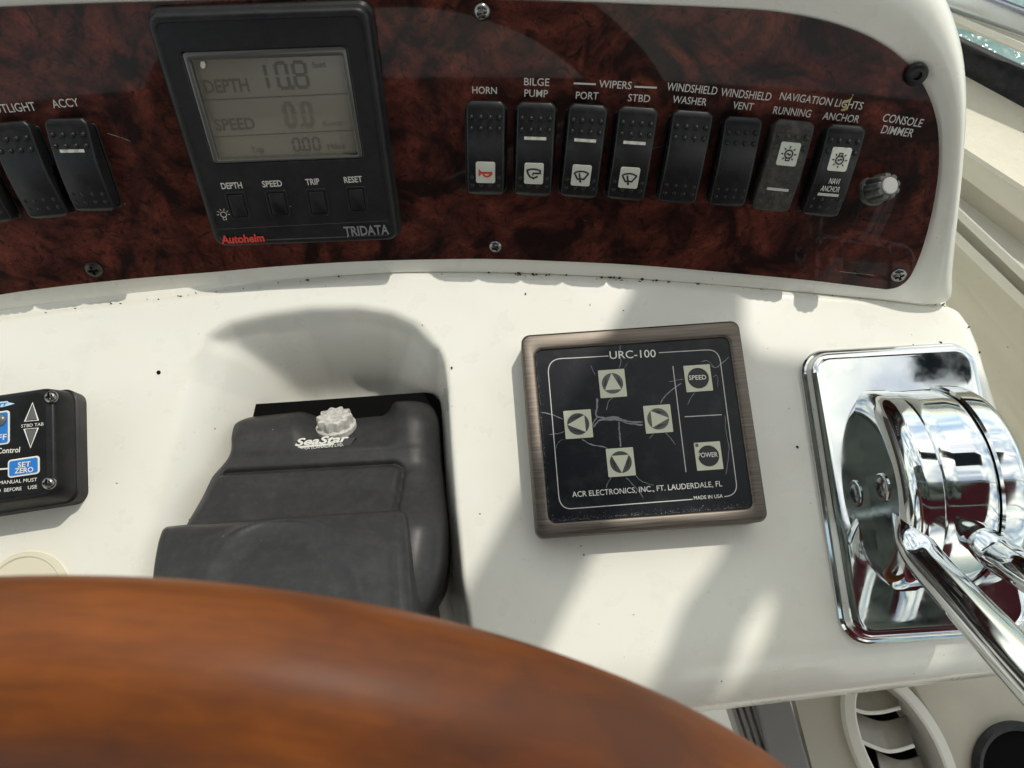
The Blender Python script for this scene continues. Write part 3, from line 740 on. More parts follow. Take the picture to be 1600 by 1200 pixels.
px_text(bm, 'SPEED', fr, (355, 611), (540, 603), 50, LH, bold=0.02)
finish('readout', bm, 'segment', lcd)
bm = bmesh.new(); hh = (q2((690, 490), LH) - q2((690, 590), LH)).length
for x, y in ((690, 590), (772, 586)): seg_digit(bm, '0', q2((x, y), LH), 0.0042, hh, 0.0, zz, 0.0018)
disc(bm, *q2((755, 588), LH), 0.0009, zz, 8); px_text(bm, 'Knots', fr, (860, 592), (945, 585), 26, LH)
finish('faint_readout', bm, 'faint', lcd)
bm = bmesh.new(); flat(bm, [tuple(q2((x, y), DH - 0.003)) for x, y in ((280, 290), (295, 286), (304, 300), (300, 318), (288, 322), (279, 310))][::-1], DH - 0.0030); finish('bubble_mark', bm, 'white_print', lcd)
for kq in (((390, 905), (487, 900), (515, 1022), (425, 1030)), ((578, 897), (680, 892), (705, 1013), (612, 1020)), ((768, 890), (866, 885), (890, 1008), (798, 1014)), ((953, 880), (1047, 874), (1070, 992), (983, 1000))):
    c = box_of(kq)
    bm = bmesh.new(); z0 = DH - 0.0012
    frame_ring(bm, c[2] + 0.0004, c[3] + 0.0004, 0.0016, c[2] - 0.0022, c[3] - 0.0022, 0.0010, z0, DH - 0.0001, 0.0003, z0)
    for v in bm.verts: v.co.x += c[0]; v.co.y += c[1]
    k = finish('key', bm, 'case', tri)
    bm = bmesh.new(); rslab(bm, c[2] - 0.0030, c[3] - 0.0030, 0.0010, z0, DH + 0.0004, 0.0005, c[0], c[1]); finish('key_cap', bm, 'face', k)
for s, l, r, cp in (('DEPTH', (381, 886), (478, 881), 27), ('SPEED', (573, 877), (665, 872), 27), ('TRIP', (776, 867), (840, 863), 27), ('RESET', (955, 857), (1040, 852), 27)):
    bm = bmesh.new(); px_text(bm, s, fr, l, r, cp, DH - 0.0006, bold=0.02); finish('key_label', bm, 'print', tri)
bm = bmesh.new(); px_text(bm, 'Autohelm', fr, (380, 1141), (583, 1131), 34, DH + 0.0001, bold=0.035, shear=0.12); finish('red_lettering', bm, 'red', tri)
bm = bmesh.new(); px_text(bm, 'TRIDATA', fr, (957, 1106), (1165, 1096), 42, DH + 0.0001, bold=0.025); finish('grey_lettering', bm, 'dim_print', tri)
bm = bmesh.new(); c = q2((387, 1008)); 
ribbon(bm, [c + Vector((0.0016 * math.cos(R(a)), 0.0016 * math.sin(R(a)))) for a in range(0, 345, 20)], 0.0004, DH - 0.0005, closed=True)
for a in range(0, 181, 36): ribbon(bm, [c + Vector((math.cos(R(a)), math.sin(R(a)))) * r_ for r_ in (0.0024, 0.0037)], 0.0004, DH - 0.0005)
ribbon(bm, [c + Vector(p) for p in ((-0.0008, -0.0014), (-0.0008, -0.0032), (0.0008, -0.0032), (0.0008, -0.0014))], 0.0004, DH - 0.0005); finish('lamp_symbol', bm, 'print', tri)
bm = bmesh.new(); ribbon(bm, [q2((350, 1077)), q2((1160, 1036))], 0.0004, DH - 0.00045); finish('groove', bm, 'bevel', tri)

# ------------------------------------------------------------------ searchlight remote: bronze frame, black keypad
AH = 0.0190
fr, AW, AHH = sub_frame(SH, ((814, 521), (1155, 502), (1201, 811), (838, 845)), AH)
acr = thing('searchlight_remote', fr, 'black keypad in a brushed bronze frame with four arrow keys, lettered URC-100', 'remote control')
Z8, O8 = 1385 / 450, (780, 480)
def q8(p, h=AH): return fr.hit(p[0] / Z8 + O8[0], p[1] / Z8 + O8[1], h)
ic = box_of(((172, 205), (1108, 143), (1219, 967), (240, 1032)), AH, q8)
bm = bmesh.new(); frame_ring(bm, AW, AHH, 0.0050, ic[2], ic[3], 0.0040, -0.001, AH, 0.0016, AH - 0.003, ic[0], ic[1], 8)
finish('bronze_frame', bm, 'bronze', acr)
KH = AH - 0.0016
bm = bmesh.new(); slab(bm, rrect(ic[2] + 0.001, ic[3] + 0.001, 0.0042, 6, ic[0], ic[1]), KH - 0.004, KH); key = finish('keypad', bm, 'membrane', acr)
def K(p): return q8(p, KH)
def keysq(name, quad):
    c = box_of(quad, KH, q8); bm = bmesh.new(); slab(bm, rrect(c[2], c[3], 0.0004, 3, c[0], c[1]), KH - 0.0002, KH + 0.0002)
    return finish(name, bm, 'key', acr), c
M['keydisc'] = mat('dark_key_disc', (0.045, 0.045, 0.048), 0.3, coat=0.3)
arrows = [(((475, 303), (603, 298), (613, 430), (487, 437)), 90), (((308, 498), (440, 492), (452, 625), (320, 635)), 180), (((692, 475), (822, 467), (836, 600), (706, 608)), 0), (((512, 682), (643, 673), (657, 808), (526, 818)), 270)]
for quad, a in arrows:
    o, c = keysq('arrow_key', quad); r_ = c[2] * 0.40
    bm = bmesh.new(); disc(bm, c[0], c[1], r_, KH + 0.00032, 36); d = finish('key_disc', bm, 'keydisc', o)
    cs, sn = math.cos(R(a)), math.sin(R(a)); rot = lambda x, y: (c[0] + x * cs - y * sn, c[1] + x * sn + y * cs)
    bm = bmesh.new(); flat(bm, [rot(r_ * 1.0, 0), rot(-r_ * 0.62, r_ * 0.78), rot(-r_ * 0.62, -r_ * 0.78)], KH + 0.00044); finish('arrow', bm, 'key', o)
    bm = bmesh.new()
    for sgn in (1, -1): flat(bm, [rot(r_ * 0.80, sgn * r_ * 0.50), rot(-r_ * 0.35, sgn * r_ * 0.90), rot(-r_ * 0.05, sgn * r_ * 0.55)], KH + 0.00040)
    finish('worn_patch', bm, 'black', o)
for quad, s, l, r, cp in ((((885, 283), (1013, 274), (1027, 400), (902, 410)), 'SPEED', (913, 350), (996, 347), 21), (((937, 652), (1060, 645), (1079, 778), (950, 787)), 'POWER', (958, 723), (1051, 719), 22)):
    o, c = keysq('word_key', quad); bm = bmesh.new(); disc(bm, c[0], c[1], c[2] * 0.40, KH + 0.00032, 36); finish('key_disc', bm, 'black', o)
    bm = bmesh.new(); px_text(bm, s, fr, l, r, cp, KH + 0.0003, sx=Z8, off=O8, bold=0.012); finish('lettering', bm, 'white_print', o)
    if s == 'POWER':
        bm = bmesh.new(); p = K((950, 664)); lathe(bm, [(0.0009, 0), (0.0009, 0.0005), (0.0005, 0.0009)], 16, c=(p.x, p.y, KH)); finish('indicator_lamp', bm, 'greyled', o)
bm = bmesh.new(); zz = KH + 0.00012
def corner(a, c, b, n=8):
    a, b, c = Vector(a), Vector(b), Vector(c); return [(1 - t) ** 2 * a + 2 * t * (1 - t) * c + t * t * b for t in [k / n for k in range(n + 1)]]
pth = [(525, 235), (345, 245)] + corner((300, 247), (238, 250), (236, 310)) + [(285, 890)] + corner((286, 905), (292, 970), (345, 969)) + [(930, 924)]
ribbon(bm, [K(p) for p in pth], 0.00050, zz)
pth = [(768, 219), (990, 206)] + corner((1000, 206), (1055, 202), (1064, 265)) + [(1140, 845)] + corner((1141, 855), (1142, 907), (1083, 911))
ribbon(bm, [K(p) for p in pth], 0.00050, zz)
ribbon(bm, [K((835, 283)), K((898, 793))], 0.00050, zz); ribbon(bm, [K((892, 527)), K((1070, 517))], 0.00050, zz); finish('printed_border', bm, 'print', key)
bm = bmesh.new(); px_text(bm, 'URC-100', fr, (532, 249), (754, 240), 36, KH, sx=Z8, off=O8, bold=0.004); finish('title_lettering', bm, 'white_print', key)
bm = bmesh.new(); px_text(bm, 'ACR ELECTRONICS, INC., FT. LAUDERDALE, FL', fr, (352, 914), (1073, 861), 26, KH, sx=Z8, off=O8, bold=0.004); finish('maker_lettering', bm, 'white_print', key)
bm = bmesh.new(); px_text(bm, 'MADE IN USA', fr, (937, 926), (1076, 916), 17, KH, sx=Z8, off=O8, bold=0.004); finish('small_lettering', bm, 'white_print', key)
bm = bmesh.new()
cracks = [([(470, 437), (472, 480), (465, 520), (500, 532), (560, 530), (600, 545), (640, 552), (692, 553)], 2.6), ([(455, 575), (480, 545), (530, 540), (575, 542), (620, 558), (692, 566)], 2.2), ([(470, 530), (450, 560), (455, 580)], 1.4),
    ([(575, 550), (578, 600), (582, 640), (583, 672)], 2.0), ([(545, 437), (525, 455), (515, 495)], 1.0), ([(398, 635), (440, 660), (500, 670), (520, 682)], 1.5), ([(775, 465), (800, 425), (840, 390), (875, 365)], 1.4),
    ([(885, 345), (850, 352), (815, 360)], 0.9), ([(583, 180), (582, 230), (585, 260), (575, 298)], 0.9), ([(440, 280), (465, 330)], 0.7), ([(200, 505), (250, 515), (308, 540)], 1.1), ([(240, 612), (280, 608), (315, 598)], 0.8),
    ([(610, 818), (640, 850), (695, 918)], 1.0), ([(655, 808), (690, 840), (745, 855)], 0.9), ([(540, 818), (520, 850), (515, 872)], 0.8), ([(800, 605), (825, 630), (848, 662)], 0.9), ([(745, 605), (722, 632)], 0.7),
    ([(1014, 280), (1040, 290), (1070, 270), (1105, 240)], 1.2), ([(970, 265), (1000, 258), (1035, 290)], 0.8), ([(1028, 335), (1048, 330), (1052, 385)], 0.6), ([(940, 410), (920, 440), (905, 470)], 0.7), ([(1085, 520), (1090, 600), (1105, 680), (1090, 805)], 0.8), ([(310, 635), (285, 650), (272, 680)], 0.5), ([(600, 298), (620, 265)], 0.5)]
for pts, wd in cracks:
    sp = spline([K(p) for p in pts], 5)
    sp = [p + Vector((random.uniform(-1, 1), random.uniform(-1, 1))) * 0.00018 for p in sp]
    ribbon(bm, sp, [wd * 0.00048 * random.uniform(0.5, 1.1) * (1 if 0 < i < len(sp) - 1 else 0.3) for i in range(len(sp))], KH + 0.00010)
finish('crack_lines', bm, 'crack', key)
# chalky dirt along the lower inner edge of the window
bm = bmesh.new()
for _ in range(700):
    side = random.random(); e = random.expovariate(1 / 0.0009); t = random.uniform(-0.49, 0.49)
    if side < 0.7: x, y = ic[0] + t * ic[2], ic[1] - ic[3] / 2 + e + 0.0002
    else: x, y = ic[0] - ic[2] / 2 + e * 0.5 + 0.0002, ic[1] + t * ic[3]
    s_ = random.uniform(0.00006, 0.00024); a0 = random.uniform(0, 6)
    flat(bm, [(x + s_ * random.uniform(.5, 1.2) * math.cos(a0 + k * 1.256), y + s_ * random.uniform(.5, 1.2) * math.sin(a0 + k * 1.256)) for k in range(5)], KH + 0.00020)
tag(finish('chalky_dirt', bm, 'crack', acr), kind='stuff')

# ------------------------------------------------------------------ trim tab control box at the left edge
BH = 0.0270
fr, BW, BHH = sub_frame(SH, ((-170, 642), (88, 604), (84, 772), (-170, 812)), BH)
tb = thing('trim_tab_control', fr, 'black trim tab control box cut off by the left edge, with blue SET ZERO button', 'control box')
Z6, O6 = 821 / 260, (0, 560)
def q6(p, h=BH): return fr.hit(p[0] / Z6 + O6[0], p[1] / Z6 + O6[1], h)
bm = bmesh.new(); rs = []
for e, z in ((0.0030, -0.001), (0.0030, 0.010), (0.0022, 0.0105), (0.0004, BH - 0.002)): rs.append(ring(rrect(BW + 2 * e, BHH + 2 * e, 0.007, 6), z))
for k in range(1, 5):
    a = R(90 * k / 4); i = 0.002 * (1 - math.cos(a)); rs.append(ring(rrect(BW - 2 * i, BHH - 2 * i, 0.007 - i, 6), BH - 0.002 + 0.002 * math.sin(a)))
loft(bm, rs); finish('box', bm, 'case', tb, smooth=40)
c = box_of(((-500, 220), (277, 152), (268, 650), (-500, 735)), BH, q6)
bm = bmesh.new(); slab(bm, rrect(BW - 0.006, BHH - 0.0040, 0.005, 5, -0.002, 0), BH - 0.0004, BH + 0.0003); pl = finish('face_plate', bm, 'face', tb)
zz = BH + 0.00045
for p in ((248, 190), (237, 615)):
    s_ = finish('screw', screw_bm(0.0036, 0.0022, rot=random.uniform(0, 1)), 'steel', tb); v = q6(p, BH + 0.001); s_.location = (v.x, v.y, BH + 0.0002)
bm = bmesh.new()
for tr in (((163, 220), (125, 311), (191, 306)), ((122, 350), (190, 344), (153, 440))): ribbon(bm, [q6(p) for p in tr], 0.0010, zz, closed=True)
ribbon(bm, [q6((-40, 550)), q6((45, 544))], 0.0008, zz); finish('printed_arrows', bm, 'white_print', tb)
M['arrow_fill'] = mat('grey_arrow_fill', (0.10, 0.10, 0.10), 0.5)
bm = bmesh.new()
for tr in (((163, 232), (131, 305), (185, 301)), ((129, 354), (182, 350), (154, 428))): flat(bm, [q6(p) for p in tr], zz - 0.0001)
finish('arrow_fill', bm, 'arrow_fill', tb)
bm = bmesh.new()
for s, l, r, cp, bd in (('STBD TAB', (105, 342), (215, 331), 15, 0.0), ('Control', (-14, 470), (98, 463), 26, 0.012), ('INSTRUCTIONS MANUAL MUST', (-205, 640), (183, 606), 17, 0.0), ('BE READ  BEFORE', (-92, 671), (107, 650), 17, 0.0), ('USE', (138, 646), (183, 641), 17, 0.0)):
    px_text(bm, s, fr, l, r, cp, BH + 0.0003, sx=Z6, off=O6, bold=bd)
finish('lettering', bm, 'white_print', tb)
for quad, words, nm in ((((42, 498), (198, 484), (199, 573), (42, 588)), (('SET', (88, 538), (151, 532), 24), ('ZERO', (72, 568), (164, 560), 24)), 'set_button'), (((-130, 280), (52, 258), (50, 425), (-130, 445)), (('OFF', (-48, 409), (33, 400), 27),), 'off_button')):
    c = box_of(quad, BH, q6)
    bm = bmesh.new(); rslab(bm, c[2], c[3], 0.0018, BH, BH + 0.0007, 0.0002, c[0], c[1]); bt = finish(nm, bm, 'white_print', tb)
    bm = bmesh.new(); slab(bm, rrect(c[2] - 0.0018, c[3] - 0.0018, 0.0011, 5, c[0], c[1]), BH + 0.0003, BH + 0.0009); finish('blue_face', bm, 'blue', bt)
    bm = bmesh.new()
    for s, l, r, cp in words: px_text(bm, s, fr, l, r, cp, BH + 0.0010, sx=Z6, off=O6, bold=0.015)
    finish('lettering', bm, 'white_print', bt)
    if nm == 'off_button':
        p = q6((6, 306)); bm = bmesh.new(); lathe(bm, [(0.0034, 0), (0.0034, 0.0006), (0.0026, 0.0014), (0.001, 0.0018)], 24, c=(p.x, p.y, BH + 0.0009)); finish('indicator_lamp', bm, 'greyled', bt)
bm = bmesh.new(); flat(bm, [q6(p) for p in ((-100, 232), (-60, 222), (40, 211), (44, 217), (76, 224), (48, 232), (20, 240), (-100, 252))][::-1], zz); bn = finish('banner', bm, 'pale_blue', tb)
bm = bmesh.new(); px_text(bm, 'ETT', fr, (-28, 240), (36, 233), 15, BH + 0.0006, sx=Z6, off=O6, bold=0.03, shear=0.2); finish('lettering', bm, 'blue', bn)

# pale round blanking plug below the box
p = at(42, 930); fr = Fr(p, (1, 0, 0), (0, 1, 0))
pg = thing('blanking_plug', fr, 'pale round plastic plug in the shelf, half hidden by the wooden wheel rim', 'plug')
M['plug'] = gelcoat('yellowed_plug', (0.66, 0.61, 0.47), rough=0.4)
bm = bmesh.new(); lathe(bm, [(0.0235, -0.001), (0.0235, 0.0022), (0.0226, 0.0034), (0.0210, 0.0036), (0.0202, 0.0029), (0.0196, 0.0029), (0.001, 0.0034)], 64); finish('disc', bm, 'plug', pg)

# ------------------------------------------------------------------ tilting steering helm cover sitting in the scoop
from mathutils.bvhtree import BVHTree
hc_o = at(500, 740)
helm = thing('helm_cover', Fr((hc_o.x, hc_o.y, -0.08), (1, 0, 0), (0, 1, 0)), 'grey black moulded steering helm cover stepping up out of the white scoop', 'helm cover')
HI = helm.matrix_world.inverted()
def hump(stations, zb=-0.082, r=0.012, crown=0.0, nx=30, dip=None, sub=5, r2=None):
    """stations: left px, right px of the shoulder, height of the top"""
    S = []
    for lx, ly, rx, ry, z in stations: S.append(Vector((*at(lx, ly, z).xy, *at(rx, ry, z).xy, z)))
    P = []
    for i in range(len(S) - 1):
        a, b, c, d = S[max(i - 1, 0)], S[i], S[i + 1], S[min(i + 2, len(S) - 1)]
        for k in range(sub):
            t = k / sub; P.append([0.5 * (2 * b[j] + (c[j] - a[j]) * t + (2 * a[j] - 5 * b[j] + 4 * c[j] - d[j]) * t * t + (3 * b[j] - a[j] - 3 * c[j] + d[j]) * t ** 3) for j in range(5)])
    P.append(list(S[-1])); bm = bmesh.new(); rs = []
    for i, (x0, y0, x1, y1, z) in enumerate(P):
        f = i / (len(P) - 1); L = math.hypot(x1 - x0, y1 - y0); rr = min(r, L * 0.42); r3 = min(r2 or r, L * 0.42); sec = [(0.0 - 0.002, zb)]
        for k in range(8):
            a = R(180 - 90 * k / 7); sec.append((rr + rr * math.cos(a), z - rr + rr * math.sin(a)))
        for k in range(1, nx):
            t = rr + (L - rr - r3) * k / nx; q = t / L
            zz_ = z + crown * (1 - (2 * q - 1) ** 2) * (0.3 + 0.7 * f)
            if dip: zz_ += dip(q, f)
            sec.append((t, zz_))
        for k in range(8):
            a = R(90 - 90 * k / 7); sec.append((L - r3 + r3 * math.cos(a), z - r3 + r3 * math.sin(a)))
        sec.append((L + 0.002, zb))
        rs.append([(x0 + (x1 - x0) * s / L, y0 + (y1 - y0) * s / L, h) for s, h in sec])
    loft(bm, rs); return bm
def put(name, bm, m, smooth=55):
    bmesh.ops.recalc_face_normals(bm, faces=bm.faces[:]); tree = BVHTree.FromBMesh(bm)
    for v in bm.verts: v.co = HI @ v.co
    return finish(name, bm, m, helm, smooth=smooth), tree
def rdip(q, f):
    b = float(sstep(np.array((q - 0.30) / 0.16))) * float(sstep(np.array((0.86 - q) / 0.14)))
    return -0.020 * b * float(sstep(np.array((0.46 - f) / 0.36)))
HS = [(382, 652, 660, 622, -0.040), (372, 655, 668, 625, -0.027), (361, 662, 676, 633, -0.020), (356, 680, 682, 652, -0.0155), (355, 702, 684, 685, -0.0130), (347, 719, 685, 702, -0.0125), (327, 742, 686, 722, -0.0110), (319, 757, 687, 738, -0.0075), (308, 779, 688, 762, -0.0020), (292, 806, 689, 785, 0.0055), (276, 836, 690, 808, 0.0125), (264, 866, 690, 830, 0.0165), (252, 920, 686, 880, 0.0200), (246, 965, 674, 928, 0.0215), (242, 1000, 657, 962, 0.0210)]
def hdip(q, f):
    s_ = f * (len(HS) - 1); d = rdip(q, f * 1.35)
    f0 = 6.0; qc = 0.845 - 0.030 * max(0.0, min(1.0, (s_ - f0) / 4))
    # rounded path of the shallow groove: across the cover, then down its right side
    dx = (q - (qc - 0.06)) / 0.06; dy = (s_ - (f0 + 0.9)) / 0.9
    if dx > 0 and dy < 0: rr_ = math.hypot(dx, dy); e = (rr_ - 1) * 0.06
    elif dx <= 0: e = (f0 - s_) * 0.06 / 0.9
    else: e = q - qc
    step = float(sstep(np.array((-e) / 0.020)))          # raised inner field
    return d + 0.0030 * step - 0.0022 * math.exp(-((e - 0.006) / 0.011) ** 2)
rear, rt = put('housing', hump(HS, r=0.0075, r2=0.017, dip=hdip, sub=9, nx=110), 'rubber')
def fdip(q, f):
    r = math.hypot((q - 0.52) / 0.34, (f - 1.02) / 0.80)
    return 0.0016 * math.exp(-((r - 1) / 0.045) ** 2) - 0.0035 * float(sstep(np.array((1 - r) / 0.25)))
put('front_boot', hump([(254, 823, 625, 796, 0.004), (251, 825, 628, 798, 0.0165), (247, 830, 631, 802, 0.0203), (241, 848, 635, 822, 0.0255), (235, 880, 637, 860, 0.034), (231, 915, 639, 905, 0.042), (226, 965, 643, 957, 0.051), (226, 1030, 646, 1020, 0.058), (240, 1110, 640, 1110, 0.064)], r=0.006, crown=0.016, sub=8, nx=48, dip=fdip), 'rubber')
def on_tree(tree, px, py, off=0.0):
    loc, nrm, _, _ = tree.ray_cast(CAMP, ray(px, py).normalized())
    if loc is None: loc, nrm = at(px, py, -0.013), Vector((0, 0, 1))
    if nrm.z < 0: nrm = -nrm
    return loc + nrm * off
Q5 = lambda p: (p[0] / 7.619 + 430, p[1] / 7.619 + 600)
cn = [on_tree(rt, *Q5(p)) for p in ((130, 803), (900, 727), (962, 638), (185, 708))]
nfr = Fr((cn[0] + cn[1] + cn[2] + cn[3]) / 4, cn[1] - cn[0], cn[3] - cn[0])
def hchild(name, bm, m, fr, parent=None):
    o = finish(name, bm, m, parent or helm); o.matrix_local = HI @ fr.mat(); return o
bm = bmesh.new(); pl4 = [nfr.hit(*Q5(p)) for p in ((130, 803), (900, 727), (962, 638), (185, 708))]
slab(bm, [tuple(p) for p in pl4], -0.004, 0.0007); npl = hchild('nameplate', bm, 'black', nfr)
bm = bmesh.new(); g5 = lambda p: nfr.hit(*Q5(p), 0.0007)
text(bm, 'SeaStar', g5((235, 737)), g5((880, 683)), 0.0042, 0.0009, bold=0.03, shear=0.35); ribbon(bm, [g5((180, 762)), g5((700, 712))], 0.0011, 0.00085)
text(bm, 'TELEFLEX (CANADA) LTD.', g5((185, 793)), g5((815, 738)), 0.0016, 0.0009, bold=0.012)
o = finish('lettering', bm, 'white_print', npl)
# weathered filler cap in its notch
p = on_tree(rt, 522, 672); cf = Fr(Vector((p.x + 0.001, p.y + 0.0030, -0.0240)), (1, 0.10, 0), (0, 0.68, -0.73))
bm = bmesh.new(); rs = []
for r, h, k in ((0.0098, 0.0, 1), (0.0101, 0.001, 1), (0.0101, 0.0058, 1), (0.0097, 0.0070, 1), (0.0087, 0.0074, 0.7), (0.004, 0.0072, 0.1)):
    rs.append([((r + 0.0010 * k * math.cos(10 * 2 * math.pi * i / 120)) * math.cos(2 * math.pi * i / 120), (r + 0.0010 * k * math.cos(10 * 2 * math.pi * i / 120)) * math.sin(2 * math.pi * i / 120), h) for i in range(120)])
loft(bm, rs); hchild('filler_cap', bm, 'cap', cf)
bm = bmesh.new(); lathe(bm, [(0.0122, -0.004), (0.0122, 0.0004), (0.0114, 0.0010), (0.0100, 0.0010)], 48); hchild('filler_collar', bm, 'cap', cf)
# near-black slab standing in for the shaded gap behind and beside the cover
dk = [at(*p, -0.036) for p in ((372, 640), (390, 632), (480, 626), (662, 613), (676, 615), (686, 625), (691, 650), (698, 760), (705, 860), (698, 895), (675, 925), (655, 960), (600, 970), (330, 970), (345, 800), (372, 700))]
bm = bmesh.new(); slab(bm, [tuple((HI @ p).xy) for p in dk][::-1], 0.0, 0.044); finish('gap_shade', bm, 'hole', helm)

# ------------------------------------------------------------------ varnished wheel
WA = R(47); WR = 0.205
wc = Vector((-0.093, -0.0250 - WR * math.cos(WA), 0.268 - WR * math.sin(WA)))
wf = Fr(wc, (1, 0, 0), (0, math.cos(WA), math.sin(WA)))
wheel = thing('steering_wheel', wf, 'big varnished wooden steering wheel rim blurred in the foreground', 'steering wheel')
bm = bmesh.new(); rs = []
for i in range(180):
    a = 2 * math.pi * i / 180; rr = []
    for k in range(28):
        b = 2 * math.pi * k / 28; q = WR + 0.0245 * math.cos(b); rr.append((q * math.cos(a), q * math.sin(a), 0.0220 * math.sin(b)))
    rs.append(rr)
V = loft(bm, rs, False, False)
for k in range(28): bm.faces.new((V[-1][k], V[-1][(k + 1) % 28], V[0][(k + 1) % 28], V[0][k]))
finish('rim', bm, 'wood', wheel)
for a in (-90, 30, 150):
    bm = bmesh.new(); d = Vector((math.cos(R(a)), math.sin(R(a)), 0)); 
    stadium_tube(bm, [d * 0.03 + Vector((0, 0, -0.03)), d * 0.10 + Vector((0, 0, -0.022)), d * 0.16 + Vector((0, 0, -0.008)), d * (WR - 0.012)], [0.012, 0.010, 0.009, 0.009], 0.5); finish('spoke', bm, 'alloy', wheel)
bm = bmesh.new(); lathe(bm, [(0.026, -0.075), (0.030, -0.05), (0.040, -0.045), (0.042, -0.020), (0.036, -0.012), (0.001, -0.010)], 48); finish('hub', bm, 'face', wheel)

# ------------------------------------------------------------------ chrome twin lever engine control
PH = 0.0100
fr, PW, PHH = sub_frame(SH, ((1258, 551), (1530, 533), (1612, 985), (1336, 1004)), PH)
ctl = thing('engine_control', fr, 'chrome twin lever engine control on a bright mirror plate at the right', 'throttle')
bm = bmesh.new(); rs = []
for e, z in ((0.0022, -0.002), (0.0022, 0.0030), (0.0012, 0.0042), (0.0002, 0.0046), (-0.0004, 0.0056), (-0.0008, 0.0078), (-0.0018, 0.0093), (-0.0034, 0.0100), (-0.006, 0.0101)):
    rs.append(ring(rrect(PW + 2 * e, PHH + 2 * e, 0.0125 + e * 0.8, 10), z))
loft(bm, rs); finish('mirror_plate', bm, 'chrome', ctl, smooth=25)
def lp(px, py): return fr.hit(px, py, PH)
uL = (lp(1336, 660).x + lp(1383, 905).x) / 2
u1 = lp(1374, 613).x + 0.0015; u2 = lp(1450, 605).x + 0.001; u3 = lp(1503, 620).x + 0.002
vc = (lp(1352, 622).y + lp(1400, 912).y) / 2; nc_ = PH - 0.012; RO = 0.0570
def hub(name, prof, seg=128):
    bm = bmesh.new(); lathe(bm, [(max(r, 0.0002), u) for u, r in prof], seg, 'U', (0, vc, nc_)); return finish(name, bm, 'chrome', ctl, smooth=28)
def arcp(u, r, du, dr, a0, a1, n=8): return [(u + du * math.cos(R(a0 + (a1 - a0) * k / n)), r + dr * math.sin(R(a0 + (a1 - a0) * k / n))) for k in range(n + 1)]
left = [(uL, 0.0), (uL, 0.0440)] + arcp(uL + 0.0095, 0.0440, 0.0095, RO - 0.0440, 180, 92, 12) + [(u1 - 0.0010, RO), (u1 - 0.0004, RO - 0.0005), (u1 - 0.0004, RO - 0.006), (u1, 0.0)]
hub('left_hub', left)
hub('drum', [(u1 - 0.001, 0), (u1 - 0.001, RO - 0.0030), (u1 + 0.0006, RO - 0.0016), (u1 + 0.0016, RO - 0.0012)] + [(u1 + (u2 - u1) * t, RO - 0.0012) for t in (0.3, 0.5, 0.7)] + [(u2 - 0.0016, RO - 0.0012), (u2 - 0.0006, RO - 0.0016), (u2 - 0.0004, RO - 0.006), (u2, 0)])
hub('right_hub', [(u2 - 0.0002, 0), (u2 - 0.0002, RO - 0.006), (u2 + 0.0002, RO - 0.0006), (u2 + 0.0012, RO + 0.0006), (u2 + 0.006, RO + 0.0004)] + arcp(u3 - 0.009, 0.044, 0.009, RO - 0.044, 88, 0, 10) + [(u3, 0.0)])
v, nn = fr.hit_u(1379, 762, uL)
bm = screw_bm(0.0058, 0.0024, rot=0.6); s_ = finish('screw', bm, 'steel', ctl)
s_.matrix_local = Matrix(((0, 0, -1, uL), (-1, 0, 0, v), (0, 1, 0, nn), (0, 0, 0, 1)))
bm = bmesh.new(); lathe(bm, [(0.0078, -0.001), (0.0078, 0.0006), (0.0070, 0.0010), (0.0056, 0.0010)], 40); c_ = finish('washer', bm, 'chrome', ctl); c_.matrix_local = Matrix(((0, 0, -1, uL), (-1, 0, 0, v), (0, 1, 0, nn), (0, 0, 0, 1)))
def lever(name, pts, rad, flt):
    P = [Vector(p) for p in pts]; sp = spline(P, 8); rr = np.interp(np.linspace(0, 1, len(sp)), np.linspace(0, 1, len(rad)), rad)
    bm = bmesh.new(); stadium_tube(bm, sp, list(rr), flt, up=Vector((0, 0, 1)), seg=40); return finish(name, bm, 'chrome', ctl, smooth=70)
FI = Matrix(fr.mat()).inverted()
def wl(px, py, z): return FI @ at(px, py, z)
lever('left_lever', [wl(1412, 800, 0.030), wl(1424, 838, 0.040), wl(1447, 876, 0.047), wl(1500, 935, 0.068), wl(1560, 1000, 0.088), wl(1640, 1085, 0.110), wl(1760, 1210, 0.138)], [0.0060, 0.0085, 0.0096, 0.0100, 0.0106, 0.0112, 0.0118], 0.85)
lever('right_lever', [wl(1512, 805, 0.030), wl(1532, 840, 0.042), wl(1562, 868, 0.050), wl(1610, 895, 0.066), wl(1680, 935, 0.084), wl(1800, 1000, 0.112)], [0.0060, 0.0085, 0.0095, 0.0100, 0.0106, 0.0115], 0.85)

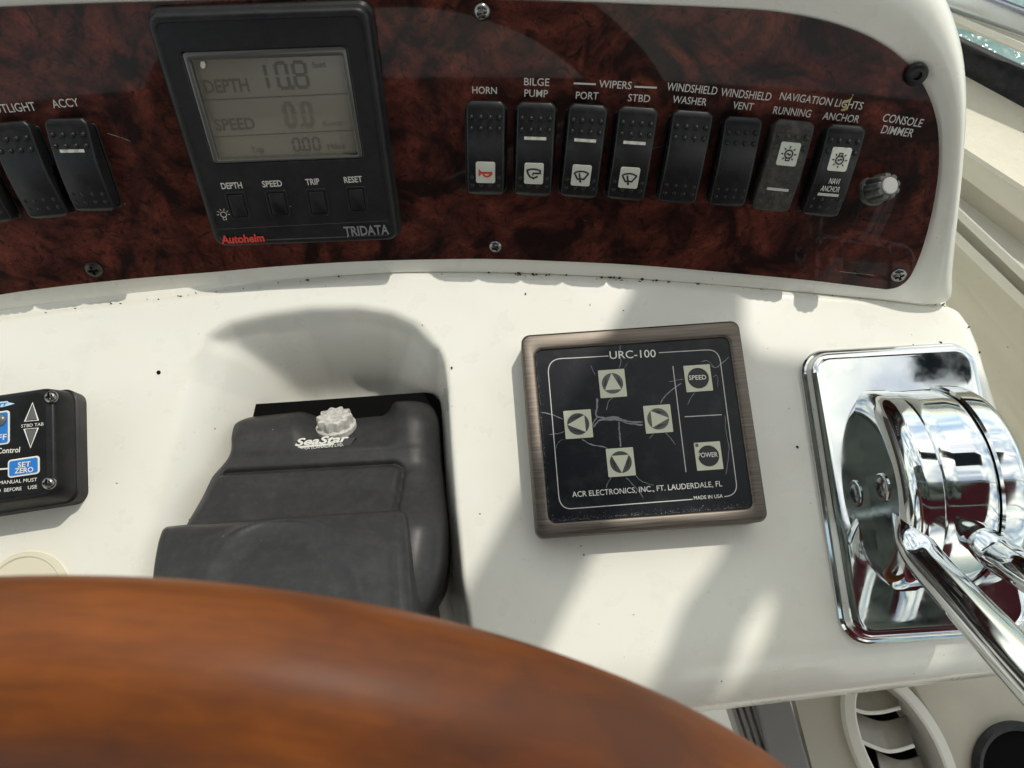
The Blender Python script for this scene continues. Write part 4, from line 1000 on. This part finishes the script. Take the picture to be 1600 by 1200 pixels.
# ------------------------------------------------------------------ side of the cockpit, right
def band(name, la, lb, za, zb, m, th=0.02, ext=(0.15, 3.0), lab=None, cat=None, bulge=0.0, parent=None):
    """strip between two traced lines; la is the inboard line, lb the outboard line, each a pair of photo points"""
    A0, A1 = at(*la[0], za), at(*la[1], za); B0, B1 = at(*lb[0], zb), at(*lb[1], zb)
    dA, dB = A1 - A0, B1 - B0
    e0, e1 = ext
    a = [A0 - dA * e0 * 4, A1 + dA * e1]; b = [B0 - dB * e0 * 4, B1 + dB * e1]
    bm = bmesh.new(); K = 9; rows = []
    for k in range(K):
        t = k / (K - 1); up = Vector((0, 0, bulge * math.sin(math.pi * t)))
        rows.append([a[0].lerp(b[0], t) + up, a[1].lerp(b[1], t) + up])
    top = [[bm.verts.new(p) for p in r] for r in rows]; bot = [[bm.verts.new(p - Vector((0, 0, th))) for p in r] for r in rows]
    for k in range(K - 1):
        bm.faces.new((top[k][0], top[k][1], top[k + 1][1], top[k + 1][0])); bm.faces.new((bot[k][0], bot[k + 1][0], bot[k + 1][1], bot[k][1]))
        for s in (0, 1):
            q = (top[k][s], top[k + 1][s], bot[k + 1][s], bot[k][s]); bm.faces.new(q if s else q[::-1])
    bm.faces.new((top[0][0], bot[0][0], bot[0][1], top[0][1])); bm.faces.new((top[-1][0], top[-1][1], bot[-1][1], bot[-1][0]))
    o = finish(name, bm, m, parent, smooth=50)
    if lab: tag(o, lab, cat)
    return o
side = thing('side_coaming', Fr((0.36, 0.2, -0.05), (1, 0, 0), (0, 1, 0)), 'cream moulded cockpit side with stepped ledges beyond the console, at right', 'cockpit side')
def child(o): o.parent = side; o.matrix_parent_inverse = side.matrix_world.inverted(); return o
L0 = ((1490, 335), (1600, 440)); L0b = ((1494, 322), (1600, 420)); L1 = ((1502, 283), (1600, 360)); L1b = ((1502, 275), (1600, 348)); L2 = ((1511, 243), (1600, 302)); L2b = ((1513, 236), (1600, 292)); L3 = ((1515, 118), (1600, 164))
child(band('inner_wall', ((1380, 640), (1560, 1000)), L0, -0.40, -0.060, 'cream', 0.01, ext=(0.2, 3.0)))
child(band('lip', L0, L0b, -0.060, -0.056, 'gel', 0.02, bulge=0.004))
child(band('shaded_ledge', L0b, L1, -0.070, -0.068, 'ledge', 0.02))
child(band('step', L1, L1b, -0.068, -0.052, 'gel', 0.02, bulge=0.002))
child(band('slope', L1b, L2, -0.052, -0.040, 'cream', 0.02))
child(band('step_edge', L2, L2b, -0.040, -0.036, 'gel', 0.02, bulge=0.002))
m = gelcoat('nonskid_cream', (0.60, 0.565, 0.46), rough=0.6); n = NT(m); n.bump(n.noise(160, 3, 0.6), 0.7, 0.0012); M['nonskid'] = m
child(band('nonskid_ledge', L2b, L3, -0.038, -0.036, 'nonskid', 0.02))
G1 = ((1508, 66), (1600, 107))
band('window_gasket', L3, G1, -0.034, -0.030, 'gasket', 0.02, lab='thick black rubber gasket between the cream ledge and the side window', cat='gasket', bulge=0.012)
wn = thing('window_frame', Fr((0.42, 0.35, 0.0), (1, 0, 0), (0, 1, 0)), 'pale side window frame with a shiny aluminium rail, top right corner', 'window frame')
def wchild(o): o.parent = wn; o.matrix_parent_inverse = wn.matrix_world.inverted(); return o
wchild(band('glass_edge', G1, ((1508, 63.5), (1600, 103)), -0.030, -0.030, 'gel', 0.01))
wchild(band('inner_strip', ((1491, 29), (1600, 77)), ((1488, 22), (1600, 69)), 0.0, 0.001, 'gel', 0.002, bulge=0.002))
wchild(band('shadow_gap', ((1488, 23), (1600, 70)), ((1487, 20), (1600, 66)), -0.004, -0.004, 'grey_trim', 0.006))
wchild(band('outer_strip', ((1487, 20), (1600, 66)), ((1478, 8), (1600, 53)), 0.0, 0.002, 'cream', 0.008))
wchild(band('rail', ((1478, 8), (1600, 53)), ((1500, -14), (1600, 25)), 0.004, 0.006, 'alloy', 0.008, bulge=0.012))

# ------------------------------------------------------------------ below the shelf, right: lower fascia, air vent, trim strip, dark hole
LZ = -0.150
low = thing('lower_fascia', Fr((0.2, -0.2, LZ), (1, 0, 0), (0, 1, 0)), 'taupe lower fascia under the front edge of the white shelf', 'fascia')
def lchild(o): o.parent = low; o.matrix_parent_inverse = low.matrix_world.inverted(); return o
def lpoly(name, px, z0, th, m, bev=0.0): 
    bm = bmesh.new(); slab(bm, [tuple(at(*p, z0).xy) for p in px], z0 - th, z0); return finish(name, bm, m, bevel=bev)
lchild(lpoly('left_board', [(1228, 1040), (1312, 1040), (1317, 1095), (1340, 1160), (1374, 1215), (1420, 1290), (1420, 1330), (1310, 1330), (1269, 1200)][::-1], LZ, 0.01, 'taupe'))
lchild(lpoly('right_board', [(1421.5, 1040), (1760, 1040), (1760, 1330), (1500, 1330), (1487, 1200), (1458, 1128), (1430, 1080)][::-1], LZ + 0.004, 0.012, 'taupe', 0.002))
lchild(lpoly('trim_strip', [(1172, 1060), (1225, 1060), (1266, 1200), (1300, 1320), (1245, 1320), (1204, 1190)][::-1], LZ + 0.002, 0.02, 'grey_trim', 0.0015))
for k in range(4):
    lchild(lpoly('groove_slat', [(1128 + k * 11, 1060), (1135 + k * 11, 1060), (1192 + k * 11, 1240), (1185 + k * 11, 1240)][::-1], LZ - 0.004, 0.02, 'grey_trim', 0.001))
M['slat'] = gelcoat('shaded_slat_plastic', (0.17, 0.158, 0.13), rough=0.5)  # shade inside the vent put into a darker slat colour
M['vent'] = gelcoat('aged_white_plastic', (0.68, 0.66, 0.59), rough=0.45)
vent_c = at(1404, 1172, LZ); v_ax = (at(1440, 1240, LZ) - at(1368, 1104, LZ)); va = math.atan2(v_ax.y, v_ax.x)
vent = thing('air_vent', Fr(vent_c, (math.cos(va), math.sin(va), 0), (-math.sin(va), math.cos(va), 0)), 'round off white air vent with curved slats, half hidden under the shelf edge', 'vent')
VA, VB = 0.060, 0.0325
def oval(a, b, z, n=72): return [(a * math.cos(2 * math.pi * k / n), b * math.sin(2 * math.pi * k / n), z) for k in range(n)]
bm = bmesh.new(); loft(bm, [oval(VA, VB, -0.01), oval(VA, VB, 0.004), oval(VA - 0.001, VB - 0.001, 0.006), oval(VA - 0.008, VB - 0.0075, 0.007), oval(VA - 0.0095, VB - 0.009, 0.006), oval(VA - 0.010, VB - 0.0095, -0.03)], False, False); finish('ring', bm, 'vent', vent, smooth=40)
bm = bmesh.new(); loft(bm, [oval(VA - 0.010, VB - 0.0095, -0.0295), oval(VA - 0.010, VB - 0.0095, -0.031)]); finish('duct', bm, 'hole', vent)
VI = vent.matrix_world.inverted()
for pxs in (((1312, 1096), (1345, 1112), (1375, 1113), (1406, 1106)), ((1342, 1157), (1378, 1172), (1400, 1173), (1428, 1165)), ((1380, 1222), (1410, 1235), (1430, 1236), (1450, 1230))):
    bm = bmesh.new(); P = [VI @ at(*p, LZ - 0.004) for p in spline([Vector((*p, 0)) for p in pxs], 5) and [q.xy for q in spline([Vector((*p, 0)) for p in pxs], 5)]]
    W3 = VI.to_3x3()
    rows = [[p, p + W3 @ Vector((0.002, 0.018, -0.010)), p + W3 @ Vector((0.002, 0.018, -0.012)), p + Vector((0, 0, -0.002))] for p in P]
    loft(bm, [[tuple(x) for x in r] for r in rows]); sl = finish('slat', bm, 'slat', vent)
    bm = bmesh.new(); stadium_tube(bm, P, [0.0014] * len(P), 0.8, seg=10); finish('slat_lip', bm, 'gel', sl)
hp = at(1592, 1205, LZ + 0.006)
hole = thing('cup_recess', Fr(hp, (1, 0, 0), (0, 1, 0)), 'black round cup recess in the lower right corner', 'cup holder')
bm = bmesh.new(); lathe(bm, [(0.033, 0.0), (0.033, 0.003), (0.030, 0.005), (0.027, 0.004), (0.026, -0.001)], 56, caps=False); finish('lip', bm, 'gasket', hole)
bm = bmesh.new(); lathe(bm, [(0.0272, -0.0005), (0.0272, 0.0012)], 56); finish('well', bm, 'hole', hole)

# ------------------------------------------------------------------ added unseen sheet, cut to shade the right of the shelf; seat behind the camera
AZH = 1.10; off = Vector((SUN.x, SUN.y)) / SUN.z * AZH
sh = [(1000, 380), (990, 445), (900, 612), (810, 770), (730, 915), (640, 1080), (560, 1230), (770, 1230), (840, 1045), (905, 915), (955, 810), (1040, 790), (1142, 838), (1112, 885), (1067, 945), (1040, 1020), (985, 1180), (1080, 1180), (1136, 1080), (1158, 985), (1200, 925), (1212, 932), (1196, 1000), (1156, 1080), (1120, 1180), (1440, 1185), (1441, 1056, -0.018), (1383, 1060, -0.018), (1398, 1020, -0.012), (1487, 1011, -0.012), (1468, 1050, -0.018), (1443, 1056, -0.018), (1444, 1185), (1760, 1180), (2330, 1240), (2400, 1800), (3200, 1800), (3200, 760), (1760, 600), (1300, 566), (1185, 552), (1163, 520), (1160, 380)]
bm = bmesh.new(); slab(bm, [tuple((at(*p).xy + off)) if len(p) == 2 else tuple(at(*p).xy + off * ((AZH - p[2]) / AZH)) for p in sh][::-1], AZH, AZH + 0.004)
aw = tag(finish('shade_blocker', bm, 'canvas'), 'added unseen navy sheet overhead, its outline cut to shade the right of the shelf', 'shade blocker')

bench = thing('helm_bench', Fr((-0.05, -0.85, -0.66), (1, 0, 0), (0, 1, 0)), 'burgundy upholstered helm bench behind the wheel, mirrored in the chrome', 'seat')
bm = bmesh.new(); slab(bm, rrect(1.5, 0.50, 0.05), 0.0, 0.24); finish('base', bm, 'gel', bench, bevel=0.01)
bm = bmesh.new(); slab(bm, rrect(1.5, 0.52, 0.06), 0.242, 0.36); finish('cushion', bm, 'burgundy', bench, bevel=0.03, seg=5)
bm = bmesh.new(); slab(bm, rrect(1.5, 0.14, 0.05, 6, 0, -0.22), 0.363, 1.18); finish('backrest', bm, 'burgundy', bench, bevel=0.03, seg=5)
bm = bmesh.new(); rows = []
for i in range(13):
    y = -1.0 + 1.08 * i / 12; rows.append([(x, y + (i / 12) * 0.32 * float(sstep(np.array((0.42 - x) / 0.35))), 1.18 - 0.10 * (x / 1.2) ** 2 - 0.05 * ((y + 0.5) / 0.6) ** 2 + (0.008 * math.sin(x * 31) if i == 12 else 0)) for x in np.linspace(-1.2, 1.2, 60)])
V = [[bm.verts.new(p) for p in r] for r in rows]
for a, b in zip(V, V[1:]):
    for k in range(59): bm.faces.new((a[k], a[k + 1], b[k + 1], b[k]))
m = mat('burgundy_canvas', (0.10, 0.012, 0.022), 0.85); n = NT(m)
sx_ = n.n('ShaderNodeSeparateXYZ'); n.l(n.co, sx_.inputs[0])
zone = n.math('MULTIPLY', n.math('GREATER_THAN', sx_.outputs['Y'], -0.30), n.math('LESS_THAN', sx_.outputs['X'], 0.86))
cc = n.mix(zone, n.ramp(n.noise(60, 3, 0.6, sc=(1, 4, 1)), [(0.35, (0.12, 0.012, 0.025)), (0.65, (0.22, 0.025, 0.045))]), n.ramp(n.noise(5, 4, 0.6, 1.0, sc=(1.0, 2.6, 1)), [(0.38, (0.03, 0.032, 0.036)), (0.50, (0.22, 0.22, 0.21)), (0.62, (0.42, 0.41, 0.37))])); n.col(cc)
tr_ = n.n('ShaderNodeBsdfTranslucent'); n.l(cc, tr_.inputs['Color']); ms_ = n.n('ShaderNodeMixShader'); ms_.inputs[0].default_value = 0.3
n.l(n.b.outputs[0], ms_.inputs[1]); n.l(tr_.outputs[0], ms_.inputs[2]); n.l(ms_.outputs[0], n.t.nodes['Material Output'].inputs['Surface']); M['bimini'] = m
o = finish('bimini_top', bm, 'bimini'); sd = o.modifiers.new('cloth', 'SOLIDIFY'); sd.thickness = 0.004
tag(o, 'burgundy canvas sun roof with a dark front hem, mirrored in the chrome control', 'canopy')

for y in (-0.98, -0.45, 0.05):
    bm = bmesh.new(); pts = spline([(-1.22, y, -0.66), (-1.22, y, 0.6), (-1.17, y, 1.0), (-0.6, y, 1.12), (0, y, 1.145), (0.6, y, 1.12), (1.17, y, 1.0), (1.22, y, 0.6), (1.22, y, -0.66)], 6)
    stadium_tube(bm, pts, [0.012] * len(pts), seg=12, up=Vector((0, 1, 0))); finish('frame_bow', bm, 'alloy', o)
# grime caught in the crease below the dash panel
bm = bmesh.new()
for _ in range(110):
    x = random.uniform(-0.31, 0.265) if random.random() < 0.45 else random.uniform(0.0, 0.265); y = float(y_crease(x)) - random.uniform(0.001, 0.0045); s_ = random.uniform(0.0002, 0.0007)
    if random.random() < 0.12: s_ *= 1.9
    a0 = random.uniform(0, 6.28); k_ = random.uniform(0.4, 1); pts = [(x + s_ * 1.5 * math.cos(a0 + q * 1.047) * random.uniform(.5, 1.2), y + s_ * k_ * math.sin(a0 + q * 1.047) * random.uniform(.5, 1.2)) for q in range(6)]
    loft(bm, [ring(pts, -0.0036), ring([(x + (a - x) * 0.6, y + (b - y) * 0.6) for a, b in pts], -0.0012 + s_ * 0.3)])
for px, py, s_ in ((821, 459, 0.0007), (974, 485, 0.0005), (922, 476, 0.0006), (750, 803, 0.0006), (813, 811, 0.0005), (912, 867, 0.0007), (1246, 698, 0.0010), (1470, 535, 0.0010), (1427, 539, 0.0006), (183, 755, 0.0010), (706, 575, 0.0012), (1463, 446, 0.0008), (660, 508, 0.0006), (101, 632, 0.0004), (140, 762, 0.0004), (1233, 638, 0.0005), (1128, 1065, 0.0004), (1514, 511, 0.0006), (1531, 550, 0.0006), (990, 960, 0.0004)):
    q = at(px, py); a0 = random.uniform(0, 6.28); ca, sa = math.cos(a0), math.sin(a0); k_ = random.uniform(0.3, 0.8)
    pts = []
    for w_ in range(7):
        u_, v_ = s_ * 1.3 * math.cos(w_ * 0.898) * random.uniform(.6, 1.2), s_ * k_ * math.sin(w_ * 0.898) * random.uniform(.6, 1.2); pts.append((q.x + u_ * ca - v_ * sa, q.y + u_ * sa + v_ * ca))
    loft(bm, [ring(pts, -0.0008), ring([(q.x + (a - q.x) * 0.6, q.y + (b - q.y) * 0.6) for a, b in pts], 0.0004 + s_ * 0.25)])
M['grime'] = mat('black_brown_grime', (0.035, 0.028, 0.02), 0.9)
tag(finish('crease_grime', bm, 'grime', console), kind='stuff')

for pts in (((982, 233), (1010, 234), (1040, 226), (1056, 220)), ((1312, 424), (1340, 427), (1366, 430)), ((168, 208), (190, 215), (205, 221))):
    sp = spline([Vector((*p, 0)) for p in pts], 5); q = [Vector(pn_loc(p.x, p.y, 0.0012)) for p in sp]
    bm = bmesh.new(); ribbon(bm, q, [0.00005 + 0.00013 * random.random() for _ in q], 0)
    for v in bm.verts: v.co = on_panel(v.co.x, v.co.y, 0.00140)
    finish('hairline_scratch', bm, 'print', panel)
